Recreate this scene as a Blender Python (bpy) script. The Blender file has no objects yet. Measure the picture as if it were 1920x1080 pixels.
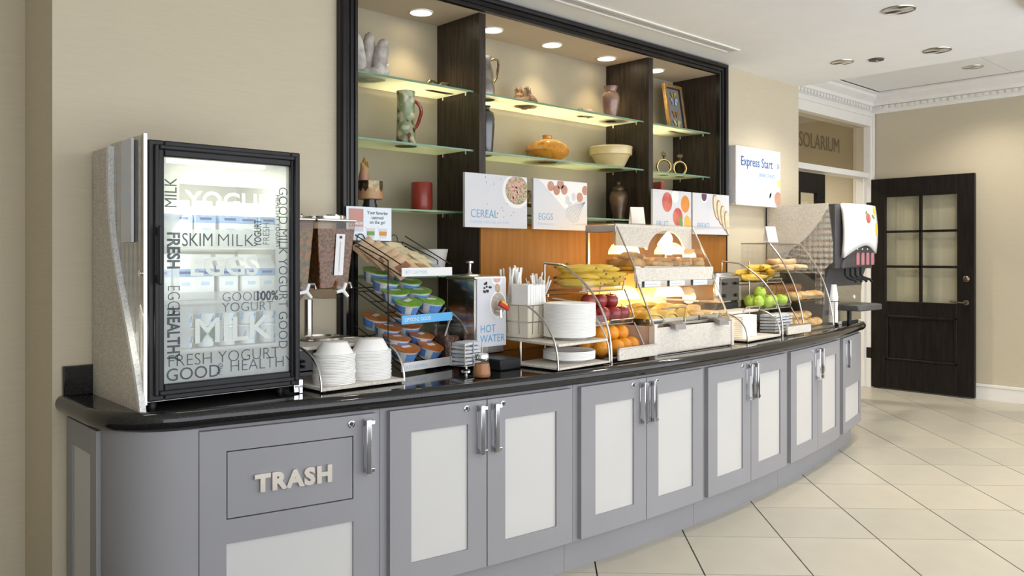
import bpy, bmesh, math, random
from mathutils import Vector, Matrix, Quaternion
random.seed(7)
PI = math.pi
R = math.radians
SC = bpy.context.scene
COL = SC.collection

# ------------------------------------------------------------------ camera, world, lights, exposure
cam_data = bpy.data.cameras.new('camera')
cam = bpy.data.objects.new('camera', cam_data)
COL.objects.link(cam)
cam.location = (0, 0, 1.36)
cam.rotation_euler = (R(90), 0, R(47.2 - 90))
cam_data.sensor_width = 36
cam_data.lens = 36 * 1543 / 1920
cam_data.shift_y = -60 / 1920
cam_data.clip_start = 0.05
SC.camera = cam

w = bpy.data.worlds.new('room_light'); SC.world = w
w.use_nodes = True
w.node_tree.nodes['Background'].inputs[0].default_value = (0.95, 0.97, 1.0, 1)
w.node_tree.nodes['Background'].inputs[1].default_value = 2.15

def area_light(name, loc, size, power, color, rot=(0, 0, 0), shape='DISK', size_y=None, spread=180):
    l = bpy.data.lights.new(name, 'AREA'); l.shape = shape; l.size = size
    if size_y: l.size_y = size_y
    l.energy = power; l.color = color; l.spread = R(spread)
    o = bpy.data.objects.new(name, l); COL.objects.link(o)
    o.location = loc; o.rotation_euler = rot
    return o
def spot_light(name, loc, power, color, angle=95, blend=.6, radius=.04, rot=(0, 0, 0)):
    l = bpy.data.lights.new(name, 'SPOT'); l.energy = power; l.color = color
    l.spot_size = R(angle); l.spot_blend = blend; l.shadow_soft_size = radius
    o = bpy.data.objects.new(name, l); COL.objects.link(o)
    o.location = loc; o.rotation_euler = rot
    return o

SC.view_settings.view_transform = 'Standard'
SC.view_settings.look = 'None'
SC.view_settings.gamma = 1
SC.view_settings.use_curve_mapping = False
SC.view_settings.exposure = 0.50

# ------------------------------------------------------------------ materials
MATS = {}
def nt(name):
    m = bpy.data.materials.new(name); m.use_nodes = True
    n = m.node_tree.nodes; l = m.node_tree.links
    return m, n, l, n['Principled BSDF']
def pm(name, col, rough=.5, metal=0., var=.06, scale=8., bump=0., bscale=60., spec=.5, coat=0., stretch=None, col2=None, lo=.35, hi=.65, detail=3., ani=None):
    """principled material whose colour wanders between two tones over a noise field"""
    if name in MATS: return MATS[name]
    m, n, l, b = nt(name)
    tc = n.new('ShaderNodeTexCoord'); src = tc.outputs['Object']
    if stretch:
        mp = n.new('ShaderNodeMapping'); mp.inputs['Scale'].default_value = stretch
        l.new(src, mp.inputs[0]); src = mp.outputs[0]
    nz = n.new('ShaderNodeTexNoise'); nz.inputs['Scale'].default_value = scale; nz.inputs['Detail'].default_value = detail
    l.new(src, nz.inputs['Vector'])
    cr = n.new('ShaderNodeValToRGB')
    a = col; c = col2 if col2 else tuple(max(0, x * (1 - var)) for x in col)
    if not col2: a = tuple(min(1, x * (1 + var)) for x in col)
    cr.color_ramp.elements[0].position = lo; cr.color_ramp.elements[1].position = hi
    cr.color_ramp.elements[0].color = (*c, 1); cr.color_ramp.elements[1].color = (*a, 1)
    l.new(nz.outputs['Fac'], cr.inputs[0]); l.new(cr.outputs[0], b.inputs['Base Color'])
    b.inputs['Roughness'].default_value = rough; b.inputs['Metallic'].default_value = metal
    b.inputs['Specular IOR Level'].default_value = spec; b.inputs['Coat Weight'].default_value = coat
    if bump:
        n2 = n.new('ShaderNodeTexNoise'); n2.inputs['Scale'].default_value = bscale; l.new(src, n2.inputs['Vector'])
        bp = n.new('ShaderNodeBump'); bp.inputs['Strength'].default_value = bump; bp.inputs['Distance'].default_value = .01
        l.new(n2.outputs['Fac'], bp.inputs['Height']); l.new(bp.outputs[0], b.inputs['Normal'])
    MATS[name] = m
    return m
def speckle(name, base, dark, light, scale=160., rough=.5):
    """crushed-stone look: voronoi cells coloured through a ramp"""
    if name in MATS: return MATS[name]
    m, n, l, b = nt(name)
    tc = n.new('ShaderNodeTexCoord')
    v = n.new('ShaderNodeTexVoronoi'); v.inputs['Scale'].default_value = scale; l.new(tc.outputs['Object'], v.inputs['Vector'])
    sp = n.new('ShaderNodeSeparateColor'); l.new(v.outputs['Color'], sp.inputs[0])
    cr = n.new('ShaderNodeValToRGB'); e = cr.color_ramp.elements
    e[0].position = 0; e[0].color = (*dark, 1); e[1].position = 1; e[1].color = (*light, 1)
    x = cr.color_ramp.elements.new(.3); x.color = (*base, 1)
    x = cr.color_ramp.elements.new(.75); x.color = (*base, 1)
    l.new(sp.outputs[0], cr.inputs[0]); l.new(cr.outputs[0], b.inputs['Base Color'])
    b.inputs['Roughness'].default_value = rough
    MATS[name] = m
    return m
def thin_glass(name, tint=(1, 1, 1), refl=.06, rough=.02, film=0., filmcol=(1, 1, 1), power=3.2):
    """clear sheet: mostly straight-through, mirror-like at grazing angles; film adds a milky diffuse layer"""
    if name in MATS: return MATS[name]
    m = bpy.data.materials.new(name); m.use_nodes = True
    n = m.node_tree.nodes; l = m.node_tree.links
    n.remove(n['Principled BSDF'])
    out = n['Material Output']
    t = n.new('ShaderNodeBsdfTransparent'); t.inputs[0].default_value = (*tint, 1)
    g = n.new('ShaderNodeBsdfGlossy'); g.inputs['Roughness'].default_value = rough
    lw = n.new('ShaderNodeLayerWeight'); lw.inputs[0].default_value = .5
    pw = n.new('ShaderNodeMath'); pw.operation = 'POWER'; pw.inputs[1].default_value = power; l.new(lw.outputs['Facing'], pw.inputs[0])
    ad = n.new('ShaderNodeMath'); ad.operation = 'MULTIPLY_ADD'; ad.inputs[1].default_value = .6; ad.inputs[2].default_value = refl; ad.use_clamp = True
    l.new(pw.outputs[0], ad.inputs[0])
    mx = n.new('ShaderNodeMixShader'); l.new(ad.outputs[0], mx.inputs[0]); l.new(t.outputs[0], mx.inputs[1]); l.new(g.outputs[0], mx.inputs[2])
    last = mx
    if film:
        d = n.new('ShaderNodeBsdfDiffuse'); d.inputs[0].default_value = (*filmcol, 1)
        tr = n.new('ShaderNodeBsdfTranslucent'); tr.inputs[0].default_value = (*filmcol, 1)
        h = n.new('ShaderNodeMixShader'); h.inputs[0].default_value = .5; l.new(d.outputs[0], h.inputs[1]); l.new(tr.outputs[0], h.inputs[2])
        nz = n.new('ShaderNodeTexNoise'); nz.inputs['Scale'].default_value = 25
        mr = n.new('ShaderNodeMapRange'); mr.inputs[3].default_value = film * .9; mr.inputs[4].default_value = min(1, film * 1.1); l.new(nz.outputs['Fac'], mr.inputs[0])
        q = n.new('ShaderNodeMixShader'); l.new(mr.outputs[0], q.inputs[0]); l.new(mx.outputs[0], q.inputs[1]); l.new(h.outputs[0], q.inputs[2])
        last = q
    l.new(last.outputs[0], out.inputs[0])
    MATS[name] = m
    return m
def glow(name, col, strength):
    if name in MATS: return MATS[name]
    m, n, l, b = nt(name)
    b.inputs['Base Color'].default_value = (*col, 1)
    b.inputs['Emission Color'].default_value = (*col, 1); b.inputs['Emission Strength'].default_value = strength
    MATS[name] = m
    return m

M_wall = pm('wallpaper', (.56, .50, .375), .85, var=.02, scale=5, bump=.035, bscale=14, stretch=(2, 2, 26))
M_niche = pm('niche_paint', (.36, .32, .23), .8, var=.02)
M_ceil = pm('ceiling_paint', (.89, .91, .93), .9, var=.01)
M_white = pm('white_trim', (.82, .80, .76), .5, var=.015)
M_black = pm('black_wood', (.036, .026, .018), .38, spec=.3, var=.4, scale=5, stretch=(14, 14, 1), bump=.1, bscale=12)
M_blackmold = pm('black_molding', (.010, .009, .009), .28, var=.3, scale=6, spec=.35)
M_doorwood = pm('dark_door_wood', (.011, .0085, .007), .45, spec=.22, var=.4, scale=4, stretch=(12, 12, 1))
M_orange = pm('maple_veneer', (.33, .135, .022), .5, spec=.2, scale=5, stretch=(9, 9, .7), col2=(.28, .11, .016), detail=5)
M_granite = pm('black_granite', (.010, .010, .011), .07, scale=140, col2=(.015, .0145, .015), spec=.5, lo=.45, hi=.6)
M_cab = pm('grey_lacquer', (.275, .275, .292), .5, spec=.25, var=.02, scale=3)
M_panel = pm('white_laminate', (.545, .54, .53), .45, var=.012, scale=4)
M_chrome = pm('chrome', (.85, .86, .88), .09, metal=1, var=.02)
M_steel = pm('brushed_steel', (.56, .53, .48), .28, metal=1, var=.08, scale=9, stretch=(1, 1, 30))
M_wire = pm('nickel_wire', (.62, .60, .57), .22, metal=1, var=.03)
M_bwire = pm('black_wire', (.012, .012, .013), .4, var=.2)
M_blackp = pm('black_plastic', (.012, .012, .014), .38, var=.2, spec=.28)
M_greyp = pm('grey_plastic', (.07, .07, .075), .45, var=.1)
M_whitep = pm('white_plastic', (.85, .85, .84), .38, var=.015)
M_foam = pm('white_foam', (.88, .875, .86), .6, var=.02, scale=30)
M_cream = pm('cream_plastic', (.76, .70, .57), .4, var=.03)
M_stone = speckle('speckled_stone', (.53, .49, .43), (.33, .29, .25), (.72, .69, .63), 230, .55)
M_stoneL = speckle('pale_speckled_stone', (.66, .62, .55), (.50, .45, .38), (.80, .77, .71), 260, .5)
M_trimS = speckle('light_speckled_edge', (.66, .66, .65), (.5, .5, .5), (.85, .85, .85), 260, .4)
M_glass = thin_glass('clear_glass', (.97, .985, .975), .05)
M_acryl = thin_glass('clear_acrylic', (.992, .992, .99), .03, power=4.5)
M_steelmirror = pm('polished_steel', (.72, .70, .67), .14, metal=1, var=.03)
M_blueink = pm('blue_ink', (.10, .33, .60), .6, var=.03)
M_lightblue = pm('pale_blue_ink', (.50, .66, .84), .6, var=.03)
M_ink = pm('dark_ink', (.03, .03, .04), .6, var=.1)

# ------------------------------------------------------------------ mesh helpers
class MB:
    def __init__(s): s.v = []; s.f = []
    def add(s, vs, fs):
        o = len(s.v); s.v += [tuple(p) for p in vs]; s.f += [tuple(i + o for i in f) for f in fs]; return s
    def box(s, x0, x1, y0, y1, z0, z1):
        return s.add([(x0,y0,z0),(x1,y0,z0),(x1,y1,z0),(x0,y1,z0),(x0,y0,z1),(x1,y0,z1),(x1,y1,z1),(x0,y1,z1)],
                     [(0,3,2,1),(4,5,6,7),(0,1,5,4),(1,2,6,5),(2,3,7,6),(3,0,4,7)])
    def obox(s, c, half, rot):
        m = rot if isinstance(rot, Matrix) else Matrix.Rotation(rot, 3, 'Z')
        a, b, d = half; c = Vector(c)
        vs = [c + m @ Vector(p) for p in [(-a,-b,-d),(a,-b,-d),(a,b,-d),(-a,b,-d),(-a,-b,d),(a,-b,d),(a,b,d),(-a,b,d)]]
        return s.add(vs, [(0,3,2,1),(4,5,6,7),(0,1,5,4),(1,2,6,5),(2,3,7,6),(3,0,4,7)])
    def prism(s, poly, axis, a0, a1):
        n = len(poly)
        def P(p, a):
            return {'x': (a, p[0], p[1]), 'y': (p[0], a, p[1]), 'z': (p[0], p[1], a)}[axis]
        vs = [P(p, a0) for p in poly] + [P(p, a1) for p in poly]
        fs = [tuple(range(n)), tuple(range(2*n-1, n-1, -1))] + [(i, (i+1) % n, n+(i+1) % n, n+i) for i in range(n)]
        return s.add(vs, fs)
    def lathe(s, prof, n=24, c=(0, 0, 0), capb=True, capt=True, sx=1, sy=1):
        vs = []; fs = []; k = len(prof)
        for r, z in prof:
            for i in range(n):
                a = 2*PI*i/n; vs.append((c[0]+r*sx*math.cos(a), c[1]+r*sy*math.sin(a), c[2]+z))
        for j in range(k-1):
            for i in range(n):
                fs.append((j*n+i, j*n+(i+1) % n, (j+1)*n+(i+1) % n, (j+1)*n+i))
        if capb: fs.append(tuple(range(n-1, -1, -1)))
        if capt: fs.append(tuple((k-1)*n+i for i in range(n)))
        return s.add(vs, fs)
    def tube(s, pts, r, n=8, closed=False, cap=True, flat=1.):
        pts = [Vector(p) for p in pts]; m = len(pts)
        rs = r if isinstance(r, (list, tuple)) else [r]*m
        tang = []
        for i in range(m):
            a = pts[(i-1) % m] if (i > 0 or closed) else pts[i]
            b = pts[(i+1) % m] if (i < m-1 or closed) else pts[i]
            t = (b-a); tang.append(t.normalized() if t.length > 1e-9 else Vector((0, 0, 1)))
        up = Vector((0, 0, 1)) if abs(tang[0].z) < .9 else Vector((1, 0, 0))
        nrm = (up - tang[0]*up.dot(tang[0])).normalized()
        vs = []; fs = []
        for i in range(m):
            if i:
                q = tang[i-1].rotation_difference(tang[i]); nrm = (q @ nrm)
                nrm = (nrm - tang[i]*nrm.dot(tang[i])).normalized()
            bn = tang[i].cross(nrm)
            for k in range(n):
                a = 2*PI*k/n; vs.append(pts[i] + (nrm*math.cos(a)*flat + bn*math.sin(a))*rs[i])
        rng = m if closed else m-1
        for i in range(rng):
            j = (i+1) % m
            for k in range(n):
                fs.append((i*n+k, i*n+(k+1) % n, j*n+(k+1) % n, j*n+k))
        if cap and not closed:
            fs.append(tuple(range(n-1, -1, -1))); fs.append(tuple((m-1)*n+k for k in range(n)))
        return s.add(vs, fs)
    def blob(s, c, rad, nu=14, nv=9, noise=0., seed=0, rot=None):
        rnd = random.Random(seed); vs = []; fs = []
        ph = [rnd.uniform(0, 6.28) for _ in range(8)]; fr = [rnd.uniform(1, 3.4) for _ in range(8)]
        c = Vector(c)
        def pt(d):
            k = 1 + noise*(math.sin(fr[0]*d.x*3+ph[0])*.5 + math.sin(fr[1]*d.y*3+ph[1])*.5 + math.sin(fr[2]*d.z*3+ph[2])*.4 + math.sin((d.x+d.y)*fr[3]*4+ph[3])*.35)
            p = Vector((d.x*rad[0]*k, d.y*rad[1]*k, d.z*rad[2]*k))
            if rot is not None: p = rot @ p
            return c + p
        vs.append(pt(Vector((0, 0, -1))))
        for j in range(1, nv):
            t = -PI/2 + PI*j/nv
            for i in range(nu):
                a = 2*PI*i/nu; vs.append(pt(Vector((math.cos(t)*math.cos(a), math.cos(t)*math.sin(a), math.sin(t)))))
        vs.append(pt(Vector((0, 0, 1))))
        for i in range(nu): fs.append((0, 1+(i+1) % nu, 1+i))
        for j in range(nv-2):
            for i in range(nu):
                fs.append((1+j*nu+i, 1+j*nu+(i+1) % nu, 1+(j+1)*nu+(i+1) % nu, 1+(j+1)*nu+i))
        L = len(vs)-1
        for i in range(nu): fs.append((L, 1+(nv-2)*nu+i, 1+(nv-2)*nu+(i+1) % nu))
        return s.add(vs, fs)
    def sheet(s, x0, x1, y0, y1, fn, nx=10, ny=10, t=.004):
        """cushion-like sheet: top follows fn(x, y); bottom is t below"""
        vs = []; fs = []
        for k in (0, 1):
            for j in range(ny+1):
                for i in range(nx+1):
                    x = x0+(x1-x0)*i/nx; y = y0+(y1-y0)*j/ny
                    vs.append((x, y, fn(x, y) - (t if k else 0)))
        W = nx+1; N = W*(ny+1)
        for j in range(ny):
            for i in range(nx):
                a = j*W+i; fs.append((a, a+1, a+W+1, a+W)); fs.append((N+a, N+a+W, N+a+W+1, N+a+1))
        for i in range(nx):
            fs.append((i, N+i, N+i+1, i+1)); a = ny*W+i; fs.append((a, a+1, N+a+1, N+a))
        for j in range(ny):
            a = j*W; fs.append((a, a+W, N+a+W, N+a)); a = j*W+nx; fs.append((a, N+a, N+a+W, a+W))
        return s.add(vs, fs)
    def build(s, name, mat, parent=None, bevel=0., smooth=40, seg=2, loc=None, rot=None):
        me = bpy.data.meshes.new(name); me.from_pydata([tuple(p) for p in s.v], [], s.f)
        bm = bmesh.new(); bm.from_mesh(me); bmesh.ops.recalc_face_normals(bm, faces=bm.faces); bm.to_mesh(me); bm.free()
        if smooth: me.shade_smooth(); me.set_sharp_from_angle(angle=R(smooth))
        me.materials.append(mat)
        o = bpy.data.objects.new(name, me); COL.objects.link(o)
        if parent: o.parent = parent
        if loc: o.location = loc
        if rot: o.rotation_euler = rot
        if bevel:
            b = o.modifiers.new('bevel', 'BEVEL'); b.width = bevel; b.segments = seg; b.limit_method = 'ANGLE'; b.angle_limit = R(40)
        return o
def box(name, mat, parent, *a, bevel=0.):
    return MB().box(*a).build(name, mat, parent, bevel=bevel)
def tag(o, label=None, cat=None, group=None, kind=None):
    if label: o['label'] = label
    if cat: o['category'] = cat
    if group: o['group'] = group
    if kind: o['kind'] = kind
    return o
def thing(name, label, cat, loc=(0, 0, 0), rz=0., group=None):
    o = bpy.data.objects.new(name, None); COL.objects.link(o); o.empty_display_size = .05
    o.location = loc; o.rotation_euler = (0, 0, R(rz))
    return tag(o, label, cat, group)
def place(o, loc, rz=0., rx=0., ry=0.):
    o.location = loc; o.rotation_euler = (R(rx), R(ry), R(rz)); return o
def dup(root, loc, rot=(0, 0, 0), label=None, scale=None):
    r = root.copy(); COL.objects.link(r); r.location = loc; r.rotation_euler = rot
    if scale: r.scale = (scale,)*3
    if label: r['label'] = label
    for ch in root.children:
        c = ch.copy(); COL.objects.link(c); c.parent = r
        for g in ch.children:
            d = g.copy(); COL.objects.link(d); d.parent = c
    return r
def text(s, size, mat, parent, loc, rot=(0, 0, 0), extrude=.0006, offset=0., align='LEFT', name='lettering', sx=1., space=1.):
    cu = bpy.data.curves.new('lettering', 'FONT'); cu.body = s; cu.size = size; cu.extrude = extrude; cu.offset = offset
    cu.align_x = align; cu.align_y = 'BOTTOM_BASELINE'; cu.resolution_u = 3; cu.space_character = space
    t = bpy.data.objects.new('tmp_text', cu)
    me = bpy.data.meshes.new_from_object(t); bpy.data.objects.remove(t); bpy.data.curves.remove(cu)
    me.name = name; me.materials.clear(); me.materials.append(mat)
    if sx != 1.:
        for v in me.vertices: v.co.x *= sx
    o = bpy.data.objects.new(name, me); COL.objects.link(o); o.parent = parent
    o.location = loc; o.rotation_euler = rot
    return o
UPR = (R(90), 0, 0)          # upright lettering that faces -Y
def arc_pts(p0, p1, p2, n=10):
    """quadratic curve p0..p2 pulled towards p1"""
    p0, p1, p2 = Vector(p0), Vector(p1), Vector(p2)
    return [p0*(1-t)**2 + p1*2*t*(1-t) + p2*t*t for t in [i/n for i in range(n+1)]]
C0 = .87                       # height of the worktop
# bowed counter front: circle through the measured kick-board line
AX, AY, AR = 3.3, 2.425, 10.7
def A(X, off=0.):
    """point on the counter bow at X, pushed off metres towards the room"""
    r = AR+off
    return (X, AY+AR - math.sqrt(r*r-(X-AX)**2))
def arc_slab(mb, X0, X1, o0, o1, z0, z1, n=6):
    xs = [X0+(X1-X0)*i/n for i in range(n+1)]
    poly = [A(x, o1) for x in xs] + [A(x, o0) for x in reversed(xs)]
    return mb.prism(poly, 'z', z0, z1)
def struct(o): o['kind'] = 'structure'; return o

# ------------------------------------------------------------------ the room
WX0, WX1, WY, WYB = .77, 5.98, 3.18, 3.565     # niche wall: corners, face, recessed walls
ZC, ZR = 2.678, 3.03                            # low ceiling, raised ceiling
floor = struct(box('floor', pm('grout', (.03, .027, .022), .9), None, -1.3, 8.75, -1.3, 6.3, -.1, -.008))
M_tile = [pm('floor_tile_%d' % i, c, .34, var=.05, scale=2.5, detail=5, spec=.4) for i, c in enumerate([(.49, .46, .385), (.465, .44, .37), (.50, .465, .385)])]
tile_mesh = {}
PU, PV = .479, .4595
U0, V0 = 3.545, 1.147
g = .0034
def tile_obj(i, j):
    u0, u1 = U0+i*PU+g, U0+(i+1)*PU-g; v0, v1 = V0+j*PV+g, V0+(j+1)*PV-g
    k = (i*7+j*3) % 3
    if k not in tile_mesh:
        du, dv = PU-2*g, PV-2*g
        q = [(0, 0), (du, 0), (du, dv), (0, dv)]
        pl = [((u+v)/2**.5, (u-v)/2**.5) for u, v in q]
        o = MB().prism(pl, 'z', -.03, 0).build('tile', M_tile[k], floor, smooth=0)
        tile_mesh[k] = o.data
    else:
        o = bpy.data.objects.new('tile', tile_mesh[k]); COL.objects.link(o); o.parent = floor
    o.location = ((u0+v0)/2**.5, (u0-v0)/2**.5, 0)
count = 0
for i in range(-12, 14):
    for j in range(-9, 18):
        u = U0+(i+.5)*PU; v = V0+(j+.5)*PV; X = (u+v)/2**.5; Y = (u-v)/2**.5
        d = X*.679+Y*.734; l = X*.734-Y*.679
        inview = d > 2.6 and abs(l) < .70*d+.6
        if -.2 < X < 8.75 and -1 < Y < 6.2 and inview and not (Y > 3.3 and X < 6.2):
            if (Y < 2.95 or X > 5.8) and Y > -.6: tile_obj(i, j); count += 1

# back wall around the niche
NX0, NX1, NZ = 1.985, 4.848, 2.602
mb = MB()
mb.box(WX0, NX0-.02, WY, 4.0, 0, ZR); mb.box(NX1+.02, WX1, WY, 4.0, 0, ZR)
mb.box(NX0-.02, NX1+.02, WY, 4.0, NZ+.02, ZR); mb.box(NX0-.02, NX1+.02, 3.56, 4.0, 0, NZ+.02)
struct(mb.build('wall_back', M_wall, smooth=0))
struct(box('wall_left', M_wall, None, -1.3, WX0, WYB, WYB+.2, 0, ZR))
struct(box('wall_side_light_block', M_wall, None, -1.5, -1.3, -1.3, WYB+.2, 0, ZR))  # unseen wall, added to block light coming from the left
struct(box('wall_right', M_wall, None, 8.59, 8.75, -1.3, 6.3, 0, ZR+.3))
bb = struct(box('baseboard_right', M_white, None, 8.572, 8.59, -1.3, 3.66, 0, .125))
box('cap', M_white, bb, 8.566, 8.59, -1.3, 3.66, .118, .147, bevel=.006)
ceiling = struct(box('ceiling', M_ceil, None, -1.3, WX1, -1.3, WYB+.2, ZC, ZC+.3))
# raised ceiling beyond the bulkhead: panels in a grid
raised = struct(box('ceiling', pm('panel_gap', (.25, .24, .23), .9), None, WX1, 8.75, -1.3, 6.3, ZR+.012, ZR+.2))
pan = None
for i in range(3):
    for j in range(4):
        x0 = 8.42-.9*(i+1); y0 = 3.60-1.2*(j+1)
        if pan is None:
            pan = MB().box(.004, .896, .004, 1.196, 0, .012).build('panel', M_ceil, raised, smooth=0)
            o = pan
        else:
            o = bpy.data.objects.new('panel', pan.data); COL.objects.link(o); o.parent = raised
        o.location = (x0, y0, ZR)
# crown moulding with dentils, swept along the transom wall and the right wall
prof = [(0, 2.835), (.018, 2.835), (.018, 2.862), (.035, 2.868), (.035, 2.905), (.055, 2.912), (.06, 2.945), (.105, 2.975), (.118, 2.985), (.118, 3.012), (.15, 3.018), (.15, 3.032), (0, 3.032)]
mb = MB(); k = len(prof)
path = [(5.95, 3.77), (8.59, 3.77), (8.59, -1.3)]
vs = []
for q, (x, y) in enumerate(path):
    for wd, z in prof:
        vs.append((x, y-wd, z) if q == 0 else (x-wd, y-wd, z) if q == 1 else (x-wd, y, z))
fs = [(a*k+i, a*k+(i+1) % k, (a+1)*k+(i+1) % k, (a+1)*k+i) for a in range(2) for i in range(k)] + [tuple(range(k)), tuple(range(2*k, 3*k))]
crown = struct(mb.add(vs, fs).build('trim_1', pm('crown_white', (.84, .83, .81), .6, var=.01), smooth=20))
mb = MB()
for i in range(46): mb.box(8.53, 8.555, 3.66-.062*i-.036, 3.66-.062*i, 2.872, 2.903)
for i in range(40): mb.box(6.05+.062*i, 6.05+.062*i+.036, 3.715, 3.735, 2.872, 2.903)
tag(mb.build('dentils', M_white, crown, smooth=0), kind='stuff')

# transom wall with its white casing, fixed glass and the double door
TY = 3.77
mb = MB()
mb.box(5.9, 8.75, TY, TY+.14, 2.80, ZR+.3); mb.box(5.9, 6.62, TY, TY+.14, 0, 2.80); mb.box(8.56, 8.75, TY, TY+.14, 0, 2.8)
struct(mb.build('wall_transom', M_wall, smooth=0))
mb = MB()
mb.box(6.62, 8.575, TY-.045, TY+.14, 2.70, 2.835); mb.box(6.62, 8.575, TY-.06, TY-.02, 2.795, 2.84); mb.box(8.505, 8.575, TY-.045, TY+.14, 0, 2.70); mb.box(6.62, 6.70, TY-.045, TY+.14, 0, 2.70)
mb.box(8.535, 8.58, TY-.06, TY-.02, 0, 2.80)
mb.box(6.70, 8.505, TY-.03, TY+.11, 2.165, 2.222); mb.box(8.48, 8.505, TY+.02, TY+.10, 0, 2.165)
struct(mb.build('trim_2', M_white, bevel=.004))
win = struct(box('window_1', thin_glass('transom_glass', (.86, .83, .76), .06), None, 6.70, 8.505, TY+.028, TY+.034, 2.222, 2.70))
text('SOLARIUM', .20, pm('etched_letters', (.09, .068, .036), .8), win, (7.14, TY+.024, 2.385), UPR, extrude=.001, sx=.86)
# room beyond the doorway
struct(box('wall_hall', M_wall, None, 5.9, 8.75, 6.1, 6.3, 0, ZR))
mb = MB(); mb.box(8.3, 8.56, 5.0, 6.1, 0, 2.2); mb.box(8.22, 8.56, 4.98, 5.1, 0, 2.66)
struct(mb.build('trim_3', M_white))
struct(box('ceiling', M_ceil, None, 5.9, 8.75, TY+.14, 6.3, 2.95, 3.03))
struct(box('wall_hall_end', M_wall, None, 5.78, 5.98, 4.0, 6.3, 0, ZR))

def glazed_door(name, wdt, ht=2.15, th=.045):
    """leaf in local x 0..wdt, front face at y=0, thickness back to +y"""
    d = bpy.data.objects.new(name, None); COL.objects.link(d)
    st = .155*wdt; z1, z2 = .90, ht-.19; c = wdt/2; bw = .012
    mb = MB()
    mb.box(0, st, 0, th, .012, ht); mb.box(wdt-st, wdt, 0, th, .012, ht)
    mb.box(st, wdt-st, 0, th, z2, ht); mb.box(st, wdt-st, 0, th, .76, z1); mb.box(st, wdt-st, 0, th, .012, .30)
    mb.build('stile', M_doorwood, d, bevel=.004)
    mb = MB(); mb.box(st, wdt-st, .012, th-.012, .30, .76)
    mb.build('lower_panel', M_doorwood, d)
    mb = MB()
    x0, x1, za, zb = st, wdt-st, .30, .76
    for a in ((x0, x1, za, za+.025), (x0, x1, zb-.025, zb), (x0, x0+.025, za, zb), (x1-.025, x1, za, zb)):
        mb.box(a[0], a[1], -.004, .014, a[2], a[3])
    mb.build('panel_moulding', M_doorwood, d, bevel=.006)
    rows = [z1+(z2-z1)*i/3 for i in range(4)]
    mb = MB(); mb.box(c-bw, c+bw, .004, th-.004, z1, z2)
    for z in rows[1:3]: mb.box(st, wdt-st, .004, th-.004, z-bw, z+bw)
    mb.build('glazing_bar', M_doorwood, d, bevel=.003)
    for xa, xb in ((st, c-bw), (c+bw, wdt-st)):
        for i in range(3):
            box('pane', M_glass, d, xa, xb, th/2-.003, th/2+.003, rows[i]+bw*(i > 0), rows[i+1]-bw*(i < 2))
    return d
d1 = struct(glazed_door('door_1', .99)); place(d1, (8.515, 3.735, 0), -90)
M_brass = pm('aged_brass', (.20, .17, .13), .35, metal=1)
mb = MB().lathe([(.030, 0), (.030, .008), (.02, .014), (.012, .03)], 20)
o = mb.build('deadbolt', M_brass, d1); place(o, (.92, 0, 1.14), 0, 90)
mb = MB().lathe([(.026, 0), (.026, .008), (.012, .012), (.011, .05)], 20)
o = mb.build('door_handle', M_brass, d1); place(o, (.92, 0, .915), 0, 90)
MB().tube([(0, 0, .048), (-.03, 0, .05), (-.11, .006, .05), (-.13, .012, .048)], [.011, .010, .009, .008], 8).build('lever', M_brass, o)
for z in (.36, 1.86): box('hinge', M_blackmold, d1, -.035, .012, -.012, .06, z-.055, z+.055, bevel=.003)
d2 = struct(glazed_door('door_2', .97)); place(d2, (6.70, TY+.03, 0), 0)
# ceiling vent, downlights, sprinkler
vent = thing('slot_diffuser', 'long white linear air slot set into the low ceiling before the niche', 'air vent', (0, 0, ZC))
mb = MB(); mb.box(1.2, 4.64, 2.865, 2.885, -.008, .01); mb.box(1.2, 4.64, 2.945, 2.965, -.008, .01); mb.box(4.62, 4.64, 2.885, 2.945, -.008, .01); mb.box(1.2, 1.22, 2.885, 2.945, -.008, .01)
mb.build('frame', M_white, vent)
for y in (2.900, 2.915, 2.930): box('blade', pm('vent_blade', (.55, .54, .53), .5), vent, 1.2, 4.62, y-.0035, y+.0035, -.004, .006)
def downlight(lab, loc, r, rim_m, in_m, bulb_m, group=None, power=0, col=(1, .8, .55), angle=110, name='recessed_downlight'):
    t = thing(name, lab, 'downlight', loc, 0, group)
    MB().lathe([(r*.86, -.001), (r*.88, -.006), (r, -.005), (r*1.02, 0)], 28, capb=False, capt=False).build('rim', rim_m, t)
    if bulb_m is None:
        mb = MB().lathe([(r*.87, -.005), (r*.82, -.004), (r*.55, -.003), (.001, -.002)], 24, capb=False, capt=False).build('reflector', in_m, t)
    else:
        MB().lathe([(r*.87, -.003), (r*.70, -.0015), (.001, -.001)], 24, capb=False, capt=False).build('lens', bulb_m, t)
    if power:
        spot_light('downlight_beam', (loc[0], loc[1], loc[2]-.02), power, col, angle, .7, .05)
    return t
M_refl = pm('reflector_painted_facets', (.80, .79, .76), .3, metal=.3, scale=34, col2=(.05, .05, .05), lo=.44, hi=.54, stretch=(1, .25, 1))  # bright and dark chrome reflections painted as streaks on a flat disc
for (x, y, z), r, lab in [((4.508, 1.825, ZC), .085, 'large chrome downlight in the low ceiling, farthest out from the niche'),
                          ((5.441, 2.577, ZC), .075, 'chrome downlight in the low ceiling beside the round black sprinkler cover'),
                          ((5.576, 2.017, ZC), .085, 'chrome downlight in the low ceiling near the edge of the bulkhead'),
                          ((7.928, 2.569, ZR), .085, 'chrome downlight in the raised panelled ceiling before the black door')]:
    downlight(lab, (x, y, z), r, M_steel, M_refl, None, 'chrome ceiling downlights')
    spot_light('downlight_beam', (x, y, z-.02), 48, (1, .90, .76), 130, .8, .07)
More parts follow.
